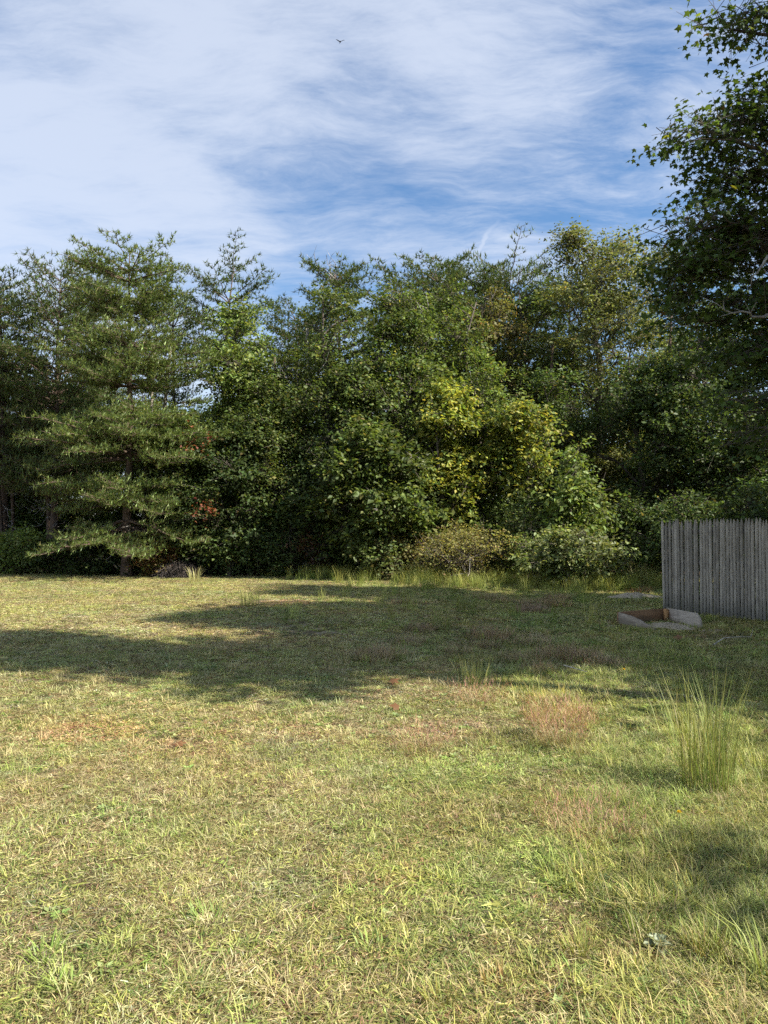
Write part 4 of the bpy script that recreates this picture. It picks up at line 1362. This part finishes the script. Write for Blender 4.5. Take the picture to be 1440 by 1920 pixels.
# ------------------------------------------------------------------ brush pile and old slats at the foot of the wood, left
bx_, by_ = gx(336, 25.6), 25.6
pile = empty('brush_pile', (bx_, by_, 0))
tag(pile, 'grey heap of cut brush and twigs at the foot of the big pine', 'brush pile')
g = Geo()
n = 1500
th = rf.uniform(0, 6.283, n)
ph = np.arccos(rf.uniform(0.0, 1, n))
q = rf.uniform(0.55, 1.0, n)
P = np.stack([0.72 * q * np.sin(ph) * np.cos(th), 0.55 * q * np.sin(ph) * np.sin(th), 0.58 * q * np.cos(ph) + 0.02], -1)
Dv = unit(np.stack([P[:, 0] * 0.9, P[:, 1] * 0.6, -0.55 - 0 * th], -1) + rf.normal(size=(n, 3)) * 0.45)
Ls = rf.uniform(0.12, 0.42, n)[:, None]
Q = P + Dv * Ls
Q[:, 2] = np.maximum(Q[:, 2], 0.0)
colr = np.array((0.11, 0.092, 0.082))[None] * rf.uniform(0.5, 1.5, (n, 1))
g.prisms(P, Q, 0.008, 0.004, colr)
o = g.build('twigs', M_BARK, pile)
o['kind'] = 'stuff'
broad_tree('shrub', 'rusty orange and green vine tangle over the brush pile', gx(298, 25.9), 25.9, 1.15, 0.05, 0.62, 330, ([(0.15, 0.09, 0.035), (0.17, 0.07, 0.035), (0.13, 0.14, 0.035), (0.20, 0.15, 0.04)], [3, 2, 3, 2]), 705,
           leaf=0.09, m=9, stems=4, trunk_r=0.02, group=SH, cat='shrub', size=0.5, top=0.4, inner=0.4, spread=0.16, puff=0.15)
sl = empty('slat_stack', (gx(232, 26.2), 26.2, 0))
tag(sl, 'pale old wooden slats leaning at the foot of the wood', 'wood slats')
for i in range(4):
    g = Geo()
    g.box((0, 0, 0), (0.62, 0.018, 0.06), jit=0.003, rng=rf)
    o = g.build('slat', M_BOARD, sl)
    o.location = (i * 0.10 - 0.1, 0.04 * i, 0.20 + 0.02 * i)
    o.rotation_euler = (0.25, math.radians(40 + 5 * i), 0.1)


# ------------------------------------------------------------------ single grass clumps and small plants
def clump(name, label, px, py, h_, rad, n, cols, tips, lean=0.22, wd=0.004, bend=0.5, cat='grass clump', group=None, seed=1, heads=None):
    r_ = np.random.default_rng(seed)
    d = gd(py)
    x, y = gx(px, d), d
    root = empty(name, (x, y, float(gz(x, y))))
    tag(root, label, cat, group)
    g = Geo()
    a = r_.uniform(0, 6.283, n)
    rr_ = rad * np.sqrt(r_.uniform(0, 1, n))
    P = np.stack([rr_ * np.cos(a), rr_ * np.sin(a), np.full(n, -0.006)], -1)
    b = a + r_.normal(size=n) * 0.8
    le = np.abs(lean + 0.14 * r_.normal(size=n))
    A = np.stack([np.cos(b) * le, np.sin(b) * le, np.ones(n)], -1)
    bd = np.stack([np.cos(b), np.sin(b), -0.35 * np.ones(n)], -1) * bend * r_.uniform(0.1, 1.1, (n, 1))
    L = h_ * r_.uniform(0.35, 1.1, n) ** 0.8
    c = pal(r_, n, cols, np.ones(len(cols)))
    tcol = pal(r_, n, tips, np.ones(len(tips)))
    g.blades(P, A, L, wd * r_.uniform(0.6, 1.3, n), bd, c, tcol)
    g.build('blades', M_STALK, root)
    if heads:
        # airy seed heads: hair-fine branching above the blades
        gh = Geo()
        m = heads[0]
        a = r_.uniform(0, 6.283, m)
        rr_ = rad * (heads[2] if len(heads) > 2 else 1.5) * np.sqrt(r_.uniform(0, 1, m))
        P = np.stack([rr_ * np.cos(a), rr_ * np.sin(a), h_ * r_.uniform(0.35, 0.95, m)], -1)
        A = unit(np.stack([np.cos(a) * 0.6, np.sin(a) * 0.6, np.full(m, 0.5)], -1) + r_.normal(size=(m, 3)) * 0.6)
        gh.needles(P, A, r_.uniform(0.03, 0.10, m), 0.0034, pal(r_, m, heads[1], np.ones(len(heads[1]))))
        gh.build('seed_heads', M_STALK, root)['kind'] = 'stuff'
    return root


GCOL = [(0.17, 0.22, 0.05), (0.24, 0.27, 0.065), (0.30, 0.30, 0.09)]
GTIP = [(0.30, 0.31, 0.09), (0.40, 0.36, 0.13), (0.46, 0.40, 0.18)]
PINK = [(0.46, 0.25, 0.18), (0.40, 0.20, 0.16), (0.50, 0.33, 0.20)]
TC = 'tall grass clumps on the lawn'
clump('grass_clump', 'tallest clump of upright yellow green grass, in front of the fence', 1322, 1478, 0.95, 0.16, 250, [(0.15, 0.22, 0.05), (0.20, 0.25, 0.06), (0.28, 0.24, 0.11)], [(0.26, 0.30, 0.08), (0.36, 0.35, 0.12)], 0.13, 0.0045, 0.42, group=TC, seed=11)
clump('grass_clump', 'thin yellow stalks just behind the tallest clump', 1265, 1395, 0.50, 0.16, 46, GCOL, GTIP, 0.16, 0.004, 0.3, group=TC, seed=12)
clump('grass_clump', 'loose green clump at the right edge behind the tallest clump', 1420, 1440, 0.36, 0.20, 110, GCOL, GTIP, 0.35, 0.0045, 0.6, group=TC, seed=13)
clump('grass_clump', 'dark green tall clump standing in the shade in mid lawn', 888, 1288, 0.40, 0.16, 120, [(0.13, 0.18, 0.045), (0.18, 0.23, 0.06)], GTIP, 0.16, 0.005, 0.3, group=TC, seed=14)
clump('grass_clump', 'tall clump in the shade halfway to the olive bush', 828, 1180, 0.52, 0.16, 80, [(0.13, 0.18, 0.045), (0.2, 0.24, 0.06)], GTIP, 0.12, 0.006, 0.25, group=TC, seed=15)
clump('grass_clump', 'tall clump at the left end of the shaded grass', 468, 1136, 0.60, 0.20, 90, GCOL, GTIP, 0.16, 0.007, 0.3, group=TC, seed=16)
clump('grass_clump', 'pale upright clump beside the brush pile', 366, 1090, 0.72, 0.16, 60, [(0.30, 0.31, 0.10), (0.38, 0.36, 0.15)], [(0.5, 0.46, 0.22)], 0.24, 0.012, 0.6, group=TC, seed=17)
clump('grass_clump', 'tall grass clump between the silvery bush and the fence', 1205, 1100, 0.95, 0.34, 200, [(0.20, 0.24, 0.07), (0.26, 0.28, 0.09)], GTIP, 0.22, 0.008, 0.5, group=TC, seed=18)
clump('grass_clump', 'pale grass clump at the foot of the fence end', 1228, 1090, 0.62, 0.34, 160, [(0.28, 0.30, 0.11), (0.2, 0.24, 0.08)], GTIP, 0.3, 0.008, 0.5, group=TC, seed=19)
clump('grass_clump', 'low rusty red grass behind the bare sandy strip', 1200, 1112, 0.26, 0.32, 140, [(0.30, 0.13, 0.07), (0.26, 0.16, 0.08)], [(0.36, 0.2, 0.1)], 0.5, 0.008, 0.5, group=TC, seed=20)
BG = 'grass growing over the old boards'
for i_, (px, py, lab) in enumerate(((1178, 1180, 'grass tuft over the left end of the rotted board'), (1205, 1184, 'grass tuft before the middle of the rotted board'), (1228, 1190, 'grass tuft before the near end of the rotted board'),
                                   (1262, 1190, 'grass tuft before the spilled sand'), (1318, 1182, 'grass tuft at the worn corner of the pale board'), (1345, 1180, 'grass tuft between the pale board and the fence'))):
    clump('grass_tuft', lab, px, py, 0.17, 0.16, 110, [(0.19, 0.24, 0.07), (0.26, 0.28, 0.09)], GTIP, 0.4, 0.006, 0.6, group=BG, seed=60 + i_)
LG = 'pink lovegrass clumps on the lawn'
clump('lovegrass_clump', 'largest pink lovegrass clump, left of the tallest grass', 1048, 1398, 0.33, 0.19, 260, [(0.34, 0.27, 0.13), (0.24, 0.26, 0.08), (0.42, 0.33, 0.18)], PINK, 0.45, 0.0026, 0.7, group=LG, seed=21, heads=(1500, PINK))
clump('lovegrass_clump', 'faint pink lovegrass clump in the middle of the lawn', 792, 1412, 0.20, 0.17, 150, [(0.34, 0.27, 0.13), (0.24, 0.26, 0.08)], PINK, 0.5, 0.0026, 0.7, group=LG, seed=22, heads=(520, PINK))
clump('lovegrass_clump', 'nearest pink brown lovegrass clump', 1105, 1568, 0.19, 0.20, 260, [(0.34, 0.27, 0.13), (0.24, 0.26, 0.08)], PINK, 0.6, 0.0026, 0.8, group=LG, seed=23, heads=(620, PINK))
clump('lovegrass_clump', 'pink lovegrass clump on the edge of the shade', 895, 1325, 0.22, 0.20, 140, [(0.34, 0.27, 0.13), (0.24, 0.26, 0.08)], PINK, 0.5, 0.003, 0.7, group=LG, seed=24, heads=(520, PINK))
NC = 'low tufts in the near grass'
ORANGE = [(0.33, 0.20, 0.08), (0.26, 0.26, 0.06), (0.20, 0.24, 0.05)]
clump('grass_tuft', 'dense orange based green tuft right of the pale rosette', 1312, 1792, 0.185, 0.060, 130, ORANGE, [(0.24, 0.29, 0.07), (0.30, 0.30, 0.09)], 0.32, 0.0036, 0.5, group=NC, seed=31)
clump('grass_tuft', 'bright green tuft left of the pale rosette', 1192, 1752, 0.155, 0.055, 80, [(0.22, 0.28, 0.06), (0.30, 0.28, 0.08)], [(0.27, 0.33, 0.08)], 0.36, 0.004, 0.5, group=NC, seed=32)
clump('grass_tuft', 'yellow green spiky tuft in front of the shade streak', 1080, 1790, 0.12, 0.055, 80, ORANGE, [(0.34, 0.36, 0.09)], 0.5, 0.0036, 0.4, group=NC, seed=33)
clump('grass_tuft', 'yellow green tuft at the bottom edge', 822, 1885, 0.115, 0.050, 80, ORANGE, [(0.36, 0.37, 0.10)], 0.45, 0.0036, 0.4, group=NC, seed=34)
clump('grass_tuft', 'orange brown tuft near the bottom edge', 928, 1850, 0.105, 0.050, 80, [(0.34, 0.18, 0.07), (0.3, 0.22, 0.08)], [(0.34, 0.26, 0.09)], 0.45, 0.0034, 0.4, group=NC, seed=35)
clump('grass_tuft', 'long arching green blades at the right edge', 1425, 1842, 0.36, 0.045, 26, [(0.22, 0.28, 0.06)], [(0.36, 0.38, 0.10)], 0.28, 0.0055, 0.9, group=NC, seed=36)
clump('grass_tuft', 'small upright tuft in the streak of shade', 1215, 1668, 0.125, 0.04, 60, [(0.24, 0.28, 0.07)], [(0.36, 0.38, 0.12)], 0.32, 0.0032, 0.4, group=NC, seed=37)
clump('grass_tuft', 'bright green broad bladed tuft low on the left', 128, 1862, 0.10, 0.05, 44, [(0.22, 0.30, 0.06)], [(0.28, 0.36, 0.09)], 0.75, 0.0065, 0.5, group=NC, seed=38)
clump('grass_tuft', 'green crabgrass tuft near the left edge of the lawn', 95, 1800, 0.11, 0.06, 50, [(0.20, 0.28, 0.06)], [(0.27, 0.34, 0.09)], 0.7, 0.006, 0.5, group=NC, seed=39)
clump('grass_tuft', 'green crabgrass tuft left of the middle', 390, 1735, 0.11, 0.07, 60, [(0.19, 0.27, 0.06)], [(0.26, 0.33, 0.09)], 0.7, 0.006, 0.5, group=NC, seed=40)
clump('grass_tuft', 'green tuft at the bottom middle', 700, 1790, 0.10, 0.06, 50, [(0.20, 0.28, 0.06)], [(0.28, 0.34, 0.09)], 0.6, 0.005, 0.5, group=NC, seed=41)

# pale woolly rosette
d = gd(1785)
ros = empty('rosette_plant', (gx(1226, d), d, 0))
tag(ros, 'pale grey green woolly leaf rosette low in the grass', 'plant')
r_ = np.random.default_rng(800)
for i in range(12):
    g = Geo()
    a = i * 2.4
    L = 0.075 * (1 - 0.045 * i)
    el = 0.15 + 0.085 * i
    ax = np.array([math.cos(a) * math.cos(el), math.sin(a) * math.cos(el), math.sin(el)])
    sd_ = np.array([-math.sin(a), math.cos(a), 0])
    up_ = np.cross(ax, sd_)
    rows, colsn = 7, 5
    V = []
    for q in range(rows):
        f = q / (rows - 1)
        wd = 0.044 * math.sin(min(1, f * 0.93 + 0.09) * math.pi) ** 0.7 * L / 0.085
        for c in range(colsn):
            s_ = (c - 2) / 2
            V.append(ax * f * L + sd_ * s_ * wd / 2 * 1.3 + up_ * (0.010 * abs(s_) - 0.02 * f ** 2 + 0.004 * math.sin(9 * f + 5 * s_ + i)) + np.array([0, 0, 0.012 + 0.002 * i]))
    F = [(q * colsn + c, q * colsn + c + 1, (q + 1) * colsn + c + 1, (q + 1) * colsn + c) for q in range(rows - 1) for c in range(colsn - 1)]
    g.add(V, np.array(F), np.array((0.30, 0.34, 0.22)) * r_.uniform(0.8, 1.15))
    g.build('leaf', M_STALK, ros, smooth=True)


def flower(px, py, h_, label):
    d = gd(py)
    f = empty('dandelion', (gx(px, d), d, float(gz(gx(px, d), d))))
    tag(f, label, 'flower', 'yellow flowers in the grass')
    g = Geo()
    g.tube([(0, 0, -0.01), (0.004, 0.002, h_ * 0.5), (0.0, 0, h_)], 0.0018, 5, (0.22, 0.28, 0.08))
    g.build('stem', M_STALK, f)
    g = Geo()
    n = 34
    a = np.arange(n) * 2.4
    el = 0.15 + 1.2 * np.linspace(0, 1, n)
    A = np.stack([np.cos(a) * np.cos(el), np.sin(a) * np.cos(el), np.sin(el)], -1)
    g.leaves(np.tile((0.0, 0, h_), (n, 1)), A, np.tile((0, 0, 1.0), (n, 1)) + 0.01, 0.017, 0.005, np.tile((0.80, 0.55, 0.02), (n, 1)))
    g.build('petals', M_STALK, f)


flower(1268, 1540, 0.045, 'yellow dandelion flower in the near grass right of the pink clump')
flower(1168, 1285, 0.16, 'small yellow flower on a tall stem in front of the board frame')


def fallen(px, py, size, label, seed):
    r_ = np.random.default_rng(seed)
    d = gd(py)
    g = Geo()
    x, y = gx(px, d), d
    a = r_.uniform(0, 6.28)
    maple_leaves(g, np.zeros((1, 3)), np.array([[math.cos(a), math.sin(a), 0.35]]), np.array([[0.2 * r_.normal(), -0.5, 0.8]]), np.array([size]), np.array([[0.20, 0.10, 0.045]]) * r_.uniform(0.8, 1.2))
    o = g.build('fallen_leaf', M_LEAF)
    o.location = (x, y, float(gz(x, y)) + 0.03)
    tag(o, label, 'leaf', 'fallen leaves on the lawn')


fallen(748, 1334, 0.10, 'curled brown leaf lying just in front of the shade edge', 1)
fallen(338, 1408, 0.09, 'rusty brown leaf lying on the sunny lawn at the left', 2)
fallen(732, 1286, 0.13, 'dark brown leaf lying in the shade edge', 3)
fallen(1262, 1200, 0.16, 'brown leaf lying in front of the board frame', 4)
fallen(1425, 1380, 0.09, 'red brown leaf by the right edge beside the tall grass', 5)


def stick(pts, r, label):
    g = Geo()
    P = np.array([(gx(px, gd(py)), gd(py), z_) for px, py, z_ in pts])
    o_ = P[0] * (1, 1, 0)
    g.tube(P - o_, np.linspace(r, r * 0.4, len(P)), 5, (0.42, 0.38, 0.30), rough=0.1, rng=rf)
    o = g.build('fallen_stick', M_BARK, None, smooth=True)
    o.location = o_
    tag(o, label, 'stick', 'pale sticks in the grass')


stick([(1335, 1216, 0.05), (1355, 1208, 0.09), (1385, 1207, 0.10), (1405, 1209, 0.11), (1410, 1200, 0.17)], 0.010, 'pale crooked stick lying in the grass before the fence')
stick([(1055, 1259, 0.07), (1075, 1263, 0.06), (1098, 1268, 0.05)], 0.010, 'pale straight stick lying in the shaded grass')

# ------------------------------------------------------------------ bird high in the sky
bp_ = at(638, 79, 62.0)
bird = empty('bird', bp_, math.radians(25))
tag(bird, 'small dark bird gliding high in the sky', 'bird')
g = Geo()
s_ = np.linspace(0, 1, 9)
g.tube(np.stack([0 * s_, (s_ - 0.5) * 0.34, 0.012 * np.sin(s_ * 3.1)], -1), 0.035 * np.sin(np.clip(s_ * 0.9 + 0.06, 0, 1) * math.pi) ** 0.7 + 0.004, 8)
g.build('body', M_FEATHER, bird, smooth=True)
for sgn in (-1, 1):
    g = Geo()
    n_ = 7
    V = []
    for i in range(n_):
        f = i / (n_ - 1)
        xx = sgn * f * 0.40
        zz_ = 0.02 + (0.26 if sgn > 0 else 0.10) * math.sin(f * 1.5)
        ch = 0.13 * (1 - f) ** 0.55 + 0.012
        le = 0.06 - 0.10 * max(0, f - 0.45)
        for yy, zt in ((le, 0.008), (le - ch, 0.0), (le - ch, -0.004), (le, -0.006)):
            V.append((xx, yy, zz_ + zt))
    F = [(i * 4 + j, i * 4 + (j + 1) % 4, i * 4 + 4 + (j + 1) % 4, i * 4 + 4 + j) for i in range(n_ - 1) for j in range(4)]
    g.add(V, np.array(F + [(n_ * 4 - 4, n_ * 4 - 3, n_ * 4 - 2, n_ * 4 - 1)]))
    g.build('wing', M_FEATHER, bird)
